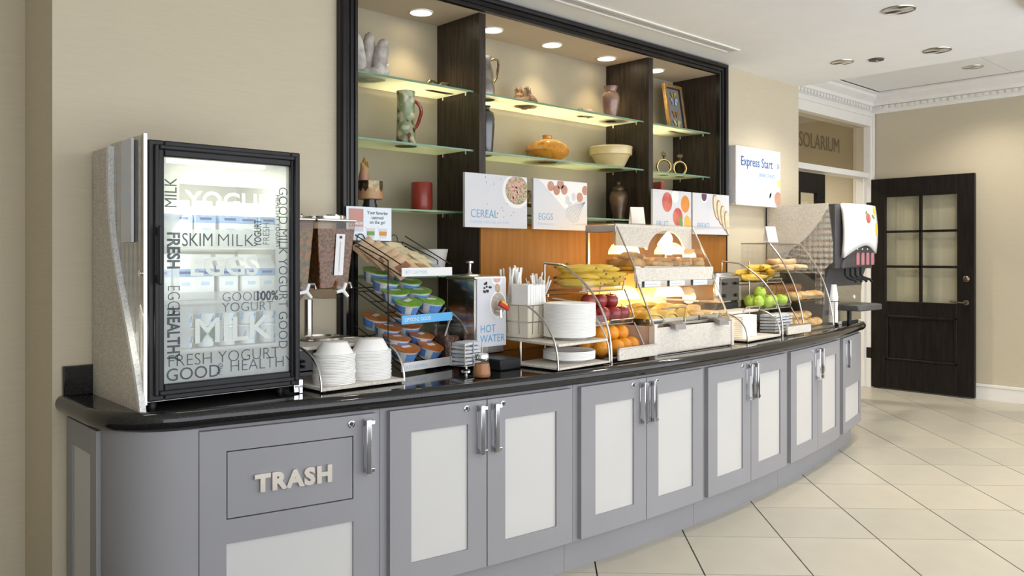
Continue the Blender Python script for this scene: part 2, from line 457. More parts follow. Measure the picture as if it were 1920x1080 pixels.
# unseen downlights added to brighten floor and ceiling, in front of the counter
for x, y, z in ((2.2, .9, ZC), (3.2, -.2, ZC), (5.0, .2, ZC), (7.2, .6, ZR)):
    downlight('added unseen chrome downlight in the ceiling over the open floor', (x, y, z), .08, M_white, M_refl, None, 'chrome ceiling downlights')
    spot_light('downlight_beam', (x, y, z-.02), 16, (1, .90, .76), 130, .8, .07)
downlight('added unseen chrome downlight in the hallway ceiling behind the SOLARIUM glass', (7.3, 5.0, 2.95), .085, M_steel, M_refl, None, 'chrome ceiling downlights')  # lamp added to brighten the hall behind the lettering
spot_light('downlight_beam', (7.3, 5.0, 2.92), 190, (1, .90, .74), 150, .8, .1)
t = thing('ceiling_light', 'round flush ceiling light with a pale diffuser over the open floor', 'ceiling light', (4.90, .83, ZC))
MB().lathe([(.50, 0), (.50, -.030), (.48, -.036)], 48, capb=False, capt=False).build('rim', pm('beige_rim', (.72, .62, .46), .5), t)
MB().lathe([(.48, -.034), (.30, -.046), (.001, -.05)], 48, capb=False, capt=False).build('diffuser', glow('pale_diffuser', (1, .92, .78), 1.2), t)
t = thing('sprinkler_cover', 'small round dark sprinkler cover between the chrome ceiling downlights', 'sprinkler', (5.535, 2.386, ZC))
MB().lathe([(.05, 0), (.048, -.008), (.03, -.01), (.001, -.01)], 20, capb=False, capt=False).build('plate', M_greyp, t)
MB().lathe([(.012, -.01), (.012, -.02), (.001, -.022)], 12, capb=False, capt=False).build('nozzle', M_steel, t)

# ------------------------------------------------------------------ counter: cabinets and worktop
def handle(parent, x, off, z, up=.095):
    """chrome channel pull on the bow at x, centred on height z"""
    p = A(x, off); ph = math.asin((x-AX)/AR)
    h = bpy.data.objects.new('handle', None)
    mb = MB(); w = .017
    mb.box(-w, w, -.004, 0, -up, up)
    mb.box(-w, -w+.006, -.030, -.004, -up, up)
    mb.prism([(0, up), (-.030, up-.004), (-.030, up-.018), (0, up-.030)], 'x', -w, w)
    mb.prism([(0, -up), (-.030, -up+.004), (-.030, -up+.018), (0, -up+.030)], 'x', -w, w)
    mb.box(-w, w*.1, -.034, -.028, -up, up)
    o = mb.build('handle', M_chrome, parent, bevel=.0015); place(o, (p[0], p[1], z), math.degrees(ph)); bpy.data.objects.remove(h)
    return o
def lock(parent, x, off, z):
    p = A(x, off); ph = math.asin((x-AX)/AR)
    o = MB().lathe([(.0125, 0), (.0125, .004), (.0095, .0055), (.0085, .003), (.0015, .003)], 18, capb=False).build('lock', M_chrome, parent)
    place(o, (p[0], p[1], z), math.degrees(ph), 90)
    k = MB().lathe([(.0075, 0), (.0075, .004)], 12).build('lock_core', M_ink, parent); place(k, (p[0], p[1], z), math.degrees(ph), 90)
DZ0, DZ1 = .150, .800
DO = .072
def framed_door(cab, x0, x1, hx, lx, px0=None, px1=None, zlo=None, zhi=None, stile=.085, name='door'):
    a = x0+stile; b = x1-stile; zl = DZ0+.085 if zlo is None else zlo; zh = DZ1-.085 if zhi is None else zhi
    mb = MB()
    arc_slab(mb, x0, a, .05, DO, DZ0, DZ1, 2); arc_slab(mb, b, x1, .05, DO, DZ0, DZ1, 2)
    arc_slab(mb, a, b, .05, DO, DZ0, zl, 4); arc_slab(mb, a, b, .05, DO, zh, DZ1, 4)
    d = mb.build(name, M_cab, cab, smooth=20)
    mb = MB(); arc_slab(mb, a, b, .05, DO-.008, zl, zh, 4)
    mb.build('panel', M_panel, d, smooth=20)
    if hx: handle(d, hx, DO, .690)
    if lx: lock(d, lx, DO, .776)
    return d
def cabinet(lab, x0, x1):
    c = thing('base_cabinet', lab, 'cabinet', (0, 0, 0), 0, 'grey cabinets under the black worktop')
    xs = [x0+(x1-x0)*i/5 for i in range(6)]
    MB().prism([A(x, .05) for x in xs] + [(A(x1, .05)[0], 3.175), (A(x0, .05)[0], 3.175)], 'z', .14, .812).build('body', M_cab, c, smooth=20)
    MB().prism([A(x, 0) for x in xs] + [(A(x1, 0)[0], 3.15), (A(x0, 0)[0], 3.15)], 'z', 0, .14).build('toe_kick', M_cab, c, smooth=20)
    return c
GAP = .0025
# the rounded left end with the trash door
c = thing('trash_cabinet', 'grey corner cabinet with raised TRASH letters and a flap under the glass refrigerator', 'cabinet', (0, 0, 0), 0)
LX = .825
def corner(cx, cy, r, a0, a1, n=10): return [(cx+r*math.cos(R(a0+(a1-a0)*i/n)), cy+r*math.sin(R(a0+(a1-a0)*i/n))) for i in range(n+1)]
pA = A(1.045, .05); pB = A(1.045, DO)
end = [(LX, 3.175), (LX, 2.85)] + [tuple(p) for p in [Vector(q) for q in arc_pts((LX, 2.82, 0), (LX+.012, pB[1]+.028, 0), (pB[0], pB[1], 0), 10)]]
end = [(p[0], p[1]) for p in end]
xs = [1.045+(1.664-1.045)*i/4 for i in range(5)]
MB().prism(end + [A(x, .05) for x in xs] + [(1.664, 3.175)], 'z', .14, .812).build('body', M_cab, c, smooth=25)
MB().prism([(LX+.06, 3.15), (LX+.06, 2.90)] + [(p[0], p[1]) for p in arc_pts((LX+.06, 2.87, 0), (LX+.08, 2.70, 0), (*A(1.07, 0), 0), 6)] + [A(x, 0) for x in xs[1:]] + [(xs[-1], 3.15)], 'z', 0, .14).build('toe_kick', M_cab, c, smooth=25)
# framed end panel on the flank
mb = MB(); x0 = LX-.014
mb.box(x0, LX+.004, 2.83, 2.895, .15, .80); mb.box(x0, LX+.004, 3.10, 3.165, .15, .80); mb.box(x0, LX+.004, 2.895, 3.10, .15, .235); mb.box(x0, LX+.004, 2.895, 3.10, .715, .80)
ep = mb.build('end_panel', M_cab, c, bevel=.002)
box('panel', M_panel, ep, x0+.007, LX, 2.895, 3.10, .235, .715)
mb = MB(); mb.box(1.0445, 1.0465, A(1.045, DO)[1]-.0012, 2.70, .15, .80)
mb.build('seam', M_ink, c)
# trash door: flap with letters above, white panel below
x0, x1 = 1.047, 1.638
fx0, fx1, fz0, fz1 = 1.128, 1.553, .508, .730
pz1 = .430
mb = MB()
arc_slab(mb, x0, fx0, .05, DO, DZ0, DZ1, 2); arc_slab(mb, fx1, x1, .05, DO, DZ0, DZ1, 2)
arc_slab(mb, fx0, fx1, .05, DO, DZ0, .235, 4); arc_slab(mb, fx0, fx1, .05, DO, pz1, fz0, 4); arc_slab(mb, fx0, fx1, .05, DO, fz1, DZ1, 4)
d = mb.build('door', M_cab, c, smooth=20)
mb = MB(); arc_slab(mb, fx0, fx1, .05, DO-.007, .235, pz1, 4); mb.build('panel', M_panel, d, smooth=20)
mb = MB(); arc_slab(mb, fx0, fx1, .05, .054, fz0, fz1, 4); mb.build('flap_gap', M_ink, d, smooth=20)
mb = MB(); arc_slab(mb, fx0+.004, fx1-.004, .054, DO-.001, fz0+.004, fz1-.004, 4); fl = mb.build('flap', M_cab, c, smooth=20)
M_letter = pm('satin_nickel', (.62, .57, .50), .35, metal=.6, var=.03)
ph = math.asin((1.345-AX)/AR); p = A(1.345, DO)
text('TRASH', .076, M_letter, fl, (p[0], p[1]-.004, .587), (R(90), 0, ph), extrude=.004, offset=.0042, align='CENTER', sx=1.02, space=1.16)
handle(d, 1.605, DO, .690); lock(d, 1.545, DO, .772)

labs = ['grey double-door cabinet with two white panels, next to the TRASH cabinet',
        'grey double-door cabinet with two white panels, second along from the TRASH cabinet',
        'grey double-door cabinet with two white panels, third along from the TRASH cabinet',
        'grey double-door cabinet with two white panels, fourth along from the TRASH cabinet']
specs = [(1.666, 1.692, 2.108, 2.547, 2.574), (2.576, 2.603, 3.025, 3.472, 3.496), (3.498, 3.520, 3.947, 4.392, 4.422), (4.424, 4.452, 4.886, 5.348, 5.392)]
for lab, (b0, x0, xm, x1, b1) in zip(labs, specs):
    c = cabinet(lab, b0, b1)
    framed_door(c, x0, xm-GAP, xm-.032, xm-.095)
    framed_door(c, xm+GAP, x1, xm+.036, xm+.075)
c = thing('base_cabinet', 'narrow grey cabinet with one low white panel at the far end of the counter', 'cabinet', (0, 0, 0), 0, 'grey cabinets under the black worktop')
EX = 6.20
xs = [5.394+(5.98-5.394)*i/4 for i in range(5)]
pe = A(5.98, .05)
endr = [(p[0], p[1]) for p in arc_pts((pe[0], pe[1], 0), (EX, pe[1]+.05, 0), (EX, 2.98, 0), 8)]
MB().prism([A(x, .05) for x in xs] + endr[1:] + [(EX, 3.40), (5.985, 3.40), (5.985, 3.172), (5.394, 3.172)], 'z', .14, .812).build('body', M_cab, c, smooth=25)
MB().prism([A(x, 0) for x in xs] + [(EX-.08, 2.90), (EX-.08, 3.15), (xs[0], 3.15)], 'z', 0, .14).build('toe_kick', M_cab, c, smooth=25)
framed_door(c, 5.436, 5.985, 5.52, 5.52, zlo=.215, zhi=.455, stile=.06)
box('leg', M_blackp, c, 6.02, 6.035, 2.80, 2.815, 0, .14)

top = thing('worktop', 'long bowed polished black granite worktop with rounded edge', 'worktop', (0, 0, 0))
nx = [1.08+(5.98-1.08)*i/40 for i in range(41)]
def outline(o):
    """plan of the worktop edge, o metres inside the outermost line"""
    off = .092-o; l = .778+o; r = 6.245-o
    a0 = A(1.08, off); a1 = A(5.98, off)
    left = [(p[0], p[1]) for p in arc_pts((l, 2.86, 0), (l+.02, a0[1]+.02, 0), (a0[0], a0[1], 0), 14)]
    rightc = [(p[0], p[1]) for p in arc_pts((a1[0], a1[1], 0), (r-.01, a1[1]+.03, 0), (r, 3.0, 0), 10)]
    return [(l, 3.178)] + left[:-1] + [A(x, off) for x in nx] + rightc[1:] + [(r, 3.42)]
pl = outline(.03)
MB().prism(pl + [(5.985, 3.42), (5.985, 3.178)], 'z', .812, C0).build('slab', M_granite, top, smooth=25)
prof = [(.034, .0), (.031, .0015), (.030, .004), (.022, .004), (.012, .0), (.004, -.010), (0, -.024), (.003, -.038), (.012, -.050), (.022, -.056), (.034, -.057)]
k = len(prof); vs = []; rows = [outline(o) for o, dz in prof]; n = len(rows[0])
for i in range(n):
    for j in range(k): vs.append((*rows[j][i], C0+prof[j][1]-.001 if j == 0 else C0+prof[j][1]-.0005))
fs = [(i*k+j, (i+1)*k+j, (i+1)*k+j+1, i*k+j+1) for i in range(n-1) for j in range(k-1)]
MB().add(vs, fs).build('nosing', M_granite, top, smooth=50)
bs = thing('backsplash', 'short polished black granite upstand on the wall behind the refrigerator', 'backsplash', (.80, 3.158, C0)); box('slab', M_granite, bs, 0, 1.07, 0, .020, .0005, .105, bevel=.003)

# ------------------------------------------------------------------ built-in display niche
ni = thing('display_cabinet', 'tall black built-in display cabinet with lit glass shelves above the worktop', 'display cabinet', (0, 0, 0))
NB = 3.54
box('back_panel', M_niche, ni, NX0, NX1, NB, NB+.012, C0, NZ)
box('top_panel', pm('niche_top', (.56, .47, .35), .7, var=.02), ni, NX0, NX1, WY, NB, NZ, NZ+.012)
box('side_panel', M_black, ni, NX0-.012, NX0, WY, NB, C0, NZ); box('side_panel', M_black, ni, NX1, NX1+.012, WY, NB, C0, NZ)
mbp = MB()
for x in (2.748, 4.140):
    dv = box('divider', M_black, ni, x-.022, x+.022, 3.19, NB, C0, NZ, bevel=.001)
    mb = MB()
    for y in (3.27, 3.46):
        for i in range(38): mb.box(x-.0225, x+.0225, y-.003, y+.003, 1.05+i*.04-.003, 1.05+i*.04+.003)
    tag(mb.build('shelf_pin_holes', M_ink, dv, smooth=0), kind='stuff')
# moulded black frame, mitred at the top corners
prof = [(0, 0), (0, -.028), (.014, -.030), (.016, -.022), (.026, -.022), (.028, -.032), (.040, -.032), (.042, -.026), (.054, -.026), (.058, -.042), (.072, -.048), (.084, -.044), (.092, -.032), (.092, 0)]
k = len(prof); vs = []
for q in range(4):
    for wd, dy in prof:
        x = NX0-wd if q < 2 else NX1+wd
        z = (C0 + .001) if q == 0 else 1.50 if q == 3 else min(ZC-.002, NZ+wd*.80)
        vs.append((x, WY+dy, z))
fs = [(a*k+i, a*k+i+1, (a+1)*k+i+1, (a+1)*k+i) for a in range(3) for i in range(k-1)]
MB().add(vs, fs).build('frame', M_blackmold, ni, smooth=25)
wp = MB().box(2.715, 4.945, 3.164, 3.176, C0+.001, 1.53).build('wood_panel', M_orange, ni)
tag(wp, 'orange maple veneer panel')
box('edge_strip', M_blackp, ni, 4.945, 4.955, 3.160, 3.178, C0+.001, 1.53)
# frosted green-edged shelves: the underside scatters the downlights
def shelf_glass():
    m = bpy.data.materials.new('green_shelf_glass'); m.use_nodes = True; n = m.node_tree.nodes; l = m.node_tree.links
    n.remove(n['Principled BSDF']); out = n['Material Output']
    tl = n.new('ShaderNodeBsdfTranslucent'); tl.inputs[0].default_value = (.80, .90, .66, 1)
    tp = n.new('ShaderNodeBsdfTransparent'); tp.inputs[0].default_value = (.86, .95, .84, 1)
    nz = n.new('ShaderNodeTexNoise'); nz.inputs['Scale'].default_value = 3
    mr = n.new('ShaderNodeMapRange'); mr.inputs[3].default_value = .66; mr.inputs[4].default_value = .74; l.new(nz.outputs['Fac'], mr.inputs[0])
    a = n.new('ShaderNodeMixShader'); l.new(mr.outputs[0], a.inputs[0]); l.new(tp.outputs[0], a.inputs[1]); l.new(tl.outputs[0], a.inputs[2])
    gl = n.new('ShaderNodeBsdfGlossy'); gl.inputs['Roughness'].default_value = .03
    b = n.new('ShaderNodeMixShader'); b.inputs[0].default_value = .07; l.new(a.outputs[0], b.inputs[1]); l.new(gl.outputs[0], b.inputs[2])
    l.new(b.outputs[0], out.inputs[0]); return m
M_shelf = shelf_glass()
M_edge = pm('green_glass_edge', (.16, .30, .20), .15, var=.1)
pin = None
SH = (2.205, 1.903, 1.585, 1.265)
for bi, (a, b) in enumerate(((NX0, 2.726), (2.770, 4.118), (4.162, NX1))):
    for zi, z in enumerate(SH):
        if zi == 3 and bi: continue
        if zi == 2 and bi == 2: pass
        x0, x1 = a+.004, b-.012
        mb = MB(); mb.add([(x0, 3.225, z), (x1, 3.225, z), (x1, 3.53, z), (x0, 3.53, z)], [(0, 1, 2, 3)])
        s = mb.build('glass_shelf', M_shelf, ni, smooth=0)
        MB().box(x0, x1, 3.221, 3.225, z-.009, z).build('shelf_edge', M_edge, s, smooth=0)
        for px in (x0+.002, x1-.012):
            for py in (3.27, 3.46):
                if pin is None: pin = o = MB().box(0, .012, -.005, .005, -.020, -.001).build('shelf_support', M_chrome, s, smooth=0)
                else: o = bpy.data.objects.new('shelf_support', pin.data); COL.objects.link(o); o.parent = s
                o.location = (px, py, z)
M_warm = glow('warm_lens', (1, .86, .62), 9)
for i, x in enumerate((2.508, 2.99, 3.458, 3.947, 4.444)):
    downlight(['warm lit downlight over the grey stone sculpture, inside the niche', 'warm lit downlight over the silver pitcher, inside the niche', 'warm lit downlight over the brown mineral cluster, inside the niche', 'warm lit downlight over the purple vase, inside the niche', 'warm lit downlight near the butterfly frame, inside the niche'][i],
              (x, 3.39, NZ), .062, M_white, M_refl, M_warm, 'warm niche downlights', 8, (1, .80, .50), 100)

# ------------------------------------------------------------------ glass-door refrigerator with lettering
FX0, FX1, FY0, FY1, FZ0, FZ1 = .0, .53, .0, .485, .02, .862      # local box, origin at front-left foot
fr = thing('display_refrigerator', 'countertop refrigerator with black framed glass door lettered YOGURT, SKIM MILK and EGGS', 'refrigerator', (.915, 2.672, C0))
M_fin = pm('fridge_inside', (.78, .79, .76), .5, var=.02)
mb = MB(); t = .03
mb.box(.006, t, .05, FY1, FZ0, FZ1-.01); mb.box(FX1-t, FX1, .05, FY1, FZ0, FZ1-.01); mb.box(t, FX1-t, FY1-t, FY1, FZ0, FZ1-.01)
mb.box(t, FX1-t, .05, FY1-t, FZ0, FZ0+.045); mb.box(t, FX1-t, .05, FY1-t, FZ1-.05, FZ1-.01)
mb.build('body', M_fin, fr, bevel=.002)
MB().box(.004, FX1+.002, .046, FY1+.002, FZ1-.010, FZ1).build('top_panel', M_blackp, fr)
box('outer_side', M_greyp, fr, FX1, FX1+.004, .046, FY1, FZ0, FZ1)
for x, y in ((.04, .08), (.49, .08), (.04, .44), (.49, .44)):
    o = MB().lathe([(.016, 0), (.016, .012), (.012, .0205)], 14).build('foot', M_blackp, fr); o.location = (x, y, 0)
# flank: embossed metal sheet, light wave trim, speckled board reaching the worktop
def diamond():
    m, n, l, b = nt('embossed_metal')
    tc = n.new('ShaderNodeTexCoord'); mp = n.new('ShaderNodeMapping'); mp.inputs['Scale'].default_value = (1, 1, 1); mp.inputs['Rotation'].default_value = (R(45), 0, 0); l.new(tc.outputs['Object'], mp.inputs[0])
    sx_ = n.new('ShaderNodeSeparateXYZ'); l.new(mp.outputs[0], sx_.inputs[0]); ss = []
    for ax in (1, 2):
        mu = n.new('ShaderNodeMath'); mu.operation = 'MULTIPLY'; mu.inputs[1].default_value = 2*PI/.058; l.new(sx_.outputs[ax], mu.inputs[0])
        si = n.new('ShaderNodeMath'); si.operation = 'SINE'; l.new(mu.outputs[0], si.inputs[0]); ss.append(si)
    v = n.new('ShaderNodeMath'); v.operation = 'MULTIPLY'; l.new(ss[0].outputs[0], v.inputs[0]); l.new(ss[1].outputs[0], v.inputs[1])
    bp = n.new('ShaderNodeBump'); bp.inputs['Strength'].default_value = 1.; bp.inputs['Distance'].default_value = .006
    l.new(v.outputs[0], bp.inputs['Height']); l.new(bp.outputs[0], b.inputs['Normal'])
    b.inputs['Base Color'].default_value = (.58, .57, .55, 1); b.inputs['Metallic'].default_value = .85; b.inputs['Roughness'].default_value = .27
    return m
M_diamond = diamond()
box('embossed_panel', M_diamond, fr, -.006, .006, .020, .34, .02, FZ1+.012)
box('edge_trim', M_steel, fr, -.008, .003, .010, .020, .02, FZ1+.014)
wave = [(.325, .862), (.328, .80), (.326, .72), (.312, .63), (.285, .54), (.240, .44), (.185, .34), (.125, .235), (.072, .14), (.030, .05), (.014, .0)]
MB().prism([(FY1+.002, 0), (FY1+.002, .862)] + wave, 'x', -.020, -.004).build('speckled_side', M_stone, fr, smooth=0)
wv = [(y-.020-.003*math.sin(z*9), z) for y, z in wave]
MB().prism(wave + wv[::-1], 'x', -.024, -.005).build('wave_trim', M_trimS, fr, smooth=0)
cd = box('card_holder', pm('lavender_card', (.62, .63, .70), .45, var=.02), fr, -.020, -.012, .088, .190, .535, .868)
for z_ in (.66, .674, .688, .735, .749): box('printed_line', M_lightblue, cd, -.0206, -.020, .105, .172, z_, z_+.005)
o = MB().lathe([(.011, 0), (.011, .006), (.007, .009), (.001, .009)], 14, capb=False).build('lock', M_chrome, fr); place(o, (-.006, .036, .435), 0, 0, -90)
# door
dr = MB()
def ring(mb, x0, x1, z0, z1, w, y0, y1, wr=None):
    wr = wr or w
    mb.box(x0, x0+w, y0, y1, z0, z1); mb.box(x1-wr, x1, y0, y1, z0, z1); mb.box(x0+w, x1-wr, y0, y1, z0, z0+w); mb.box(x0+w, x1-wr, y0, y1, z1-w, z1)
ring(dr, .004, FX1, .030, FZ1-.004, .050, .004, .046, .036)
dr = dr.build('door', M_blackp, fr, bevel=.004)
mb = MB(); ring(mb, .020, FX1-.010, .046, FZ1-.018, .016, -.006, .006); mb.build('door_lip', M_blackp, dr, bevel=.004)
GX0, GX1, GZ0, GZ1 = .054, FX1-.036, .080, FZ1-.054
box('pane', M_glass, dr, GX0, GX1, .020, .024, GZ0, GZ1)
mb = MB(); mb.box(.024, .036, -.034, -.022, .40, .585); mb.box(.022, .040, -.024, .004, .405, .43); mb.box(.022, .040, -.024, .004, .555, .58)
mb.build('handle', M_blackp, dr, bevel=.003)
mb = MB(); mb.box(FX1-.03, FX1-.006, -.006, .03, .004, .032); mb.box(FX1-.012, FX1+.004, -.01, .02, .0, .05); mb.build('hinge', M_chrome, fr, bevel=.002)
M_frost = thin_glass('frosted_film', (.92, .95, .95), .02, film=.60, filmcol=(.82, .85, .85))
M_frostL = thin_glass('frosted_letter', (.95, .97, .97), .02, film=.85, filmcol=(.92, .95, .93))
M_clearL = thin_glass('clear_letter', (.42, .45, .48), .02, film=.3, filmcol=(.28, .30, .33))
GW, GH = GX1-GX0, GZ1-GZ0
def gp(u, v): return (GX0+u*GW, GZ1-v*GH)
fm = MB()
for u0, u1, v0, v1 in ((0, .12, 0, 1), (.88, 1, 0, 1), (.12, .88, 0, .115), (.12, .88, .315, .40), (.12, .88, .60, .70), (.12, .88, .855, 1), (.12, .20, .70, .855)):
    a = gp(u0, v0); b = gp(u1, v1); y = .0195
    fm.add([(a[0], y, b[1]), (b[0], y, b[1]), (b[0], y, a[1]), (a[0], y, a[1])], [(0, 1, 2, 3)])
fm = fm.build('frosted_film', M_frost, dr, smooth=0)
def gt(s, u, v, size, mat, off=0., sx=1., rot=0, space=1.):
    p = gp(u, v); text(s, size, mat, fm, (p[0], .0188, p[1]), (R(90), R(-rot) if False else 0, 0) if not rot else (R(90), R(rot), 0), extrude=.0002, offset=off, sx=sx, space=space)
gt('YOGURT', .165, .222, .082, M_frostL, .002, 1.06)
gt('EGGS', .19, .525, .088, M_frostL, .002, 1.12)
gt('MILK', .22, .83, .115, M_frostL, .0018, 1.08)
gt('SKIM', .135, .392, .062, M_clearL, .0, .80); gt('MILK', .40, .392, .062, M_clearL, -.001, 1.0)
gt('100%', .71, .648, .046, M_clearL, .0012, .86); gt('GOOD', .44, .648, .046, M_clearL, -.001, 1.)
gt('YOGURT', .44, .696, .046, M_clearL, -.001, 1.0)
gt('FRESH YOGURT', .03, .928, .056, M_clearL, -.001, .98)
gt('GOOD', .02, .99, .058, M_clearL, .0, 1.); gt('AND', .43, .985, .022, M_clearL, .0, .8, -75); gt('HEALTHY', .50, .975, .056, M_clearL, -.001, .98)
gt('MILK', .10, .225, .056, M_clearL, .0, .8, -90); gt('FRESH', .035, .33, .056, M_clearL, .002, .78, 90)
gt('EGGS', .035, .565, .058, M_clearL, -.001, .7, 90); gt('HEALTHY', .035, .665, .056, M_clearL, .0015, .72, 90)
gt('FRESH', .83, .385, .036, M_clearL, -.0005, .8, -90); gt('YOGURT', .76, .39, .036, M_clearL, .001, .62, -90)
gt('GOOD MILK YOGURT GOOD', .91, .10, .050, M_clearL, -.0005, .86, 90)
gt('HEALTHY YOGURT', .885, .14, .024, M_clearL, 0, .9, 90)
# lamp and shelves inside
lens = box('lamp_lens', glow('fridge_lamp', (1, .96, .72), 3), fr, .10, .43, .075, .115, FZ1-.062, FZ1-.05)
tag(lens, 'lit strip lamp inside the refrigerator')
area_light('fridge_lamp_light', (.915+.265, 2.672+.10, C0+FZ1-.066), .33, .9, (1, .95, .72), (0, 0, 0), 'RECTANGLE', .05)
area_light('fridge_lamp_side', (.915+.06, 2.672+.06, C0+.45), .60, .35, (1, .97, .85), (0, R(-60), R(25)), 'RECTANGLE', .03)
FS = (.525, .342, .182, .066)
for z in FS:
    o = bpy.data.objects.new('wire_shelf', None)
    mb = MB(); mb.box(.03, .50, .055, .060, z-.012, z-.001); mb.box(.03, .50, .43, .435, z-.008, z-.001)
    for i in range(24): mb.box(.035+i*.0195, .038+i*.0195, .06, .43, z-.005, z-.001)
    bpy.data.objects.remove(o)
    mb.build('wire_shelf', pm('white_wire', (.8, .8, .78), .4, var=.02), fr, smooth=0)
FB = Vector((.915, 2.672, C0))
M_milk = pm('milk_carton', (.86, .87, .85), .45, var=.02)
M_band = pm('carton_blue', (.30, .44, .68), .45, var=.12, scale=60)
ct = thing('milk_carton', 'white gable-top milk carton with a blue band, on the upper fridge shelf', 'carton', (0, 0, 0), 0, 'milk cartons behind the glass door')
MB().box(-.034, .034, -.034, .034, 0, .105).build('carton_box', M_milk, ct, bevel=.001)
MB().prism([(-.034, .105), (.034, .105), (.003, .140), (.003, .154), (-.003, .154), (-.003, .140)], 'x', -.034, .034).build('gable', M_milk, ct, smooth=0)
MB().box(-.0345, .0345, -.0345, .0345, .078, .1045).build('blue_band', M_band, ct)
MB().box(-.020, .020, -.0352, -.034, .088, .096).build('printed_logo', pm('navy_ink', (.04, .07, .25), .5), ct)
MB().box(-.012, .016, -.0350, -.034, .048, .060).build('printed_text', M_lightblue, ct)
first = True
for row, z in ((0, FS[0]), (1, FS[1])):
    for i, x in enumerate((.075, .150, .225, .305, .380, .452)):
        lab = ('white gable-top milk carton with a blue band, on the upper fridge shelf', 'white gable-top milk carton with a blue band, on the lower carton shelf under SKIM MILK')[row]
        p = FB + Vector((x, .115+.012*((i*5+row) % 3), z)); rz = R(((i*37+row*11) % 9)-4)
        if first: ct.location = p; ct.rotation_euler[2] = rz; first = False
        else: dup(ct, p, (0, 0, rz), lab)
M_yog = pm('yogurt_cup', (.80, .83, .84), .4, var=.02); M_foil = pm('foil_lid', (.74, .76, .78), .3, metal=.5)
def yogurt(colr, nm):
    y = thing('yogurt_cup', 'x', 'yogurt', (0, 0, 0), 0, 'yogurt cups behind the glass door')
    MB().lathe([(.026, 0), (.033, .060), (.035, .062), (.035, .066)], 18).build('cup', M_yog, y)
    MB().lathe([(.0355, .066), (.0355, .068), (.001, .069)], 18, capt=False).build('lid', M_foil, y)
    mb = MB()
    mb.add([(-.006+.028*math.cos(a), -.0335-.0007+.0, .030+.022*math.sin(a)) for a in (R(20), R(130), R(215), R(320))], [(0, 1, 2, 3)])
    mb.v = [(x, -math.sqrt(max(1e-6, .0325**2-x*x))-.0005, z) for x, yy, z in mb.v]
    mb.build('printed_mark', pm('mark_'+nm, colr, .4), y, smooth=0)
    return y
yb = yogurt((.08, .30, .66), 'blue'); yr = yogurt((.62, .08, .06), 'red')
LY = {('b', 0): 'small yogurt cup with a blue mark on the middle fridge shelf', ('b', 1): 'small yogurt cup with a blue mark on the lowest fridge shelf', ('r', 0): 'small yogurt cup with a red mark on the middle fridge shelf', ('r', 1): 'small yogurt cup with a red mark on the lowest fridge shelf'}
used = {}
for tier, z in ((0, FS[2]), (1, FS[2]+.0695), (2, FS[3])):
    for i in range(6):
        k = 'r' if (i == 0 and tier < 2) or (tier == 2 and i % 3 == 1) else 'b'
        src = yb if k == 'b' else yr
        lab = LY[(k, 0 if tier < 2 else 1)]; p = FB + Vector((.078+i*.075, .105, z))
        if k not in used: used[k] = 1; src.location = p; src['label'] = lab
        else: dup(src, p, (0, 0, R((i*29+tier*13) % 30-15)), lab)

# ------------------------------------------------------------------ ornaments on the glass shelves
S1, S2, S3 = SH[0], SH[1], SH[2]
Yn = 3.37
def lathed(name, lab, cat, prof, mat, loc, n=28, parts=(), sx=1, sy=1):
    t = thing(name, lab, cat, loc)
    MB().lathe(prof, n, sx=sx, sy=sy).build('body', mat, t)
    for pn, fn, m in parts: fn().build(pn, m, t)
    return t
M_marble = pm('grey_marble', (.62, .58, .53), .45, scale=18, col2=(.30, .27, .25), lo=.3, hi=.6, bump=.2, bscale=40)
t = thing('stone_sculpture', 'grey stone sculpture of upright rounded forms on the topmost shelf', 'sculpture', (2.18, Yn, S1))
MB().blob((0.0, 0, .028), (.085, .07, .03), 16, 8, .12, 3).build('base', M_marble, t)
for i, (x, y, h, r, tl) in enumerate(((-.045, .0, .20, .036, -.06), (.012, .03, .225, .034, .03), (.038, -.02, .19, .036, .08))):
    MB().tube([(x+tl*k*.5, y, .02+h*k) for k in (0, .25, .5, .75, .92, .98)], [r*1.1, r*1.1, r, r*.9, r*.62, r*.2], 14).build('upright', M_marble, t)
MB().blob((.066, -.03, .05), (.028, .03, .045), 12, 8, .15, 9).build('knuckle', M_marble, t)
M_dkbronze = pm('dark_bronze', (.10, .075, .045), .3, metal=.8, scale=30, col2=(.30, .24, .14))
t = thing('scroll_ornament', 'small dark bronze scroll-shaped ornament on the topmost shelf beside the divider', 'ornament', (2.60, Yn, S1))
MB().tube([(-.075, 0, .022), (-.055, 0, .038), (-.03, 0, .036), (0, 0, .022), (.03, 0, .036), (.055, 0, .038), (.075, 0, .020)], [.012, .020, .020, .014, .020, .021, .012], 12).build('scroll', M_dkbronze, t)
MB().box(-.05, .05, -.018, .018, 0, .014).build('foot', M_dkbronze, t, bevel=.004)
def stein_mat():
    m, n, l, b = nt('glazed_leaf_pattern')
    tc = n.new('ShaderNodeTexCoord'); v = n.new('ShaderNodeTexNoise'); v.inputs['Scale'].default_value = 22; v.inputs['Detail'].default_value = 1.; l.new(tc.outputs['Object'], v.inputs['Vector'])
    cr = n.new('ShaderNodeValToRGB'); e = cr.color_ramp.elements; e[0].position = .40; e[0].color = (.13, .012, .015, 1); e[1].position = .60; e[1].color = (.55, .50, .34, 1)
    x = cr.color_ramp.elements.new(.44); x.color = (.20, .26, .13, 1); x = cr.color_ramp.elements.new(.56); x.color = (.26, .31, .17, 1)
    l.new(v.outputs['Fac'], cr.inputs[0]); l.new(cr.outputs[0], b.inputs['Base Color']); b.inputs['Roughness'].default_value = .15; b.inputs['Coat Weight'].default_value = .5
    return m
M_stein = stein_mat()
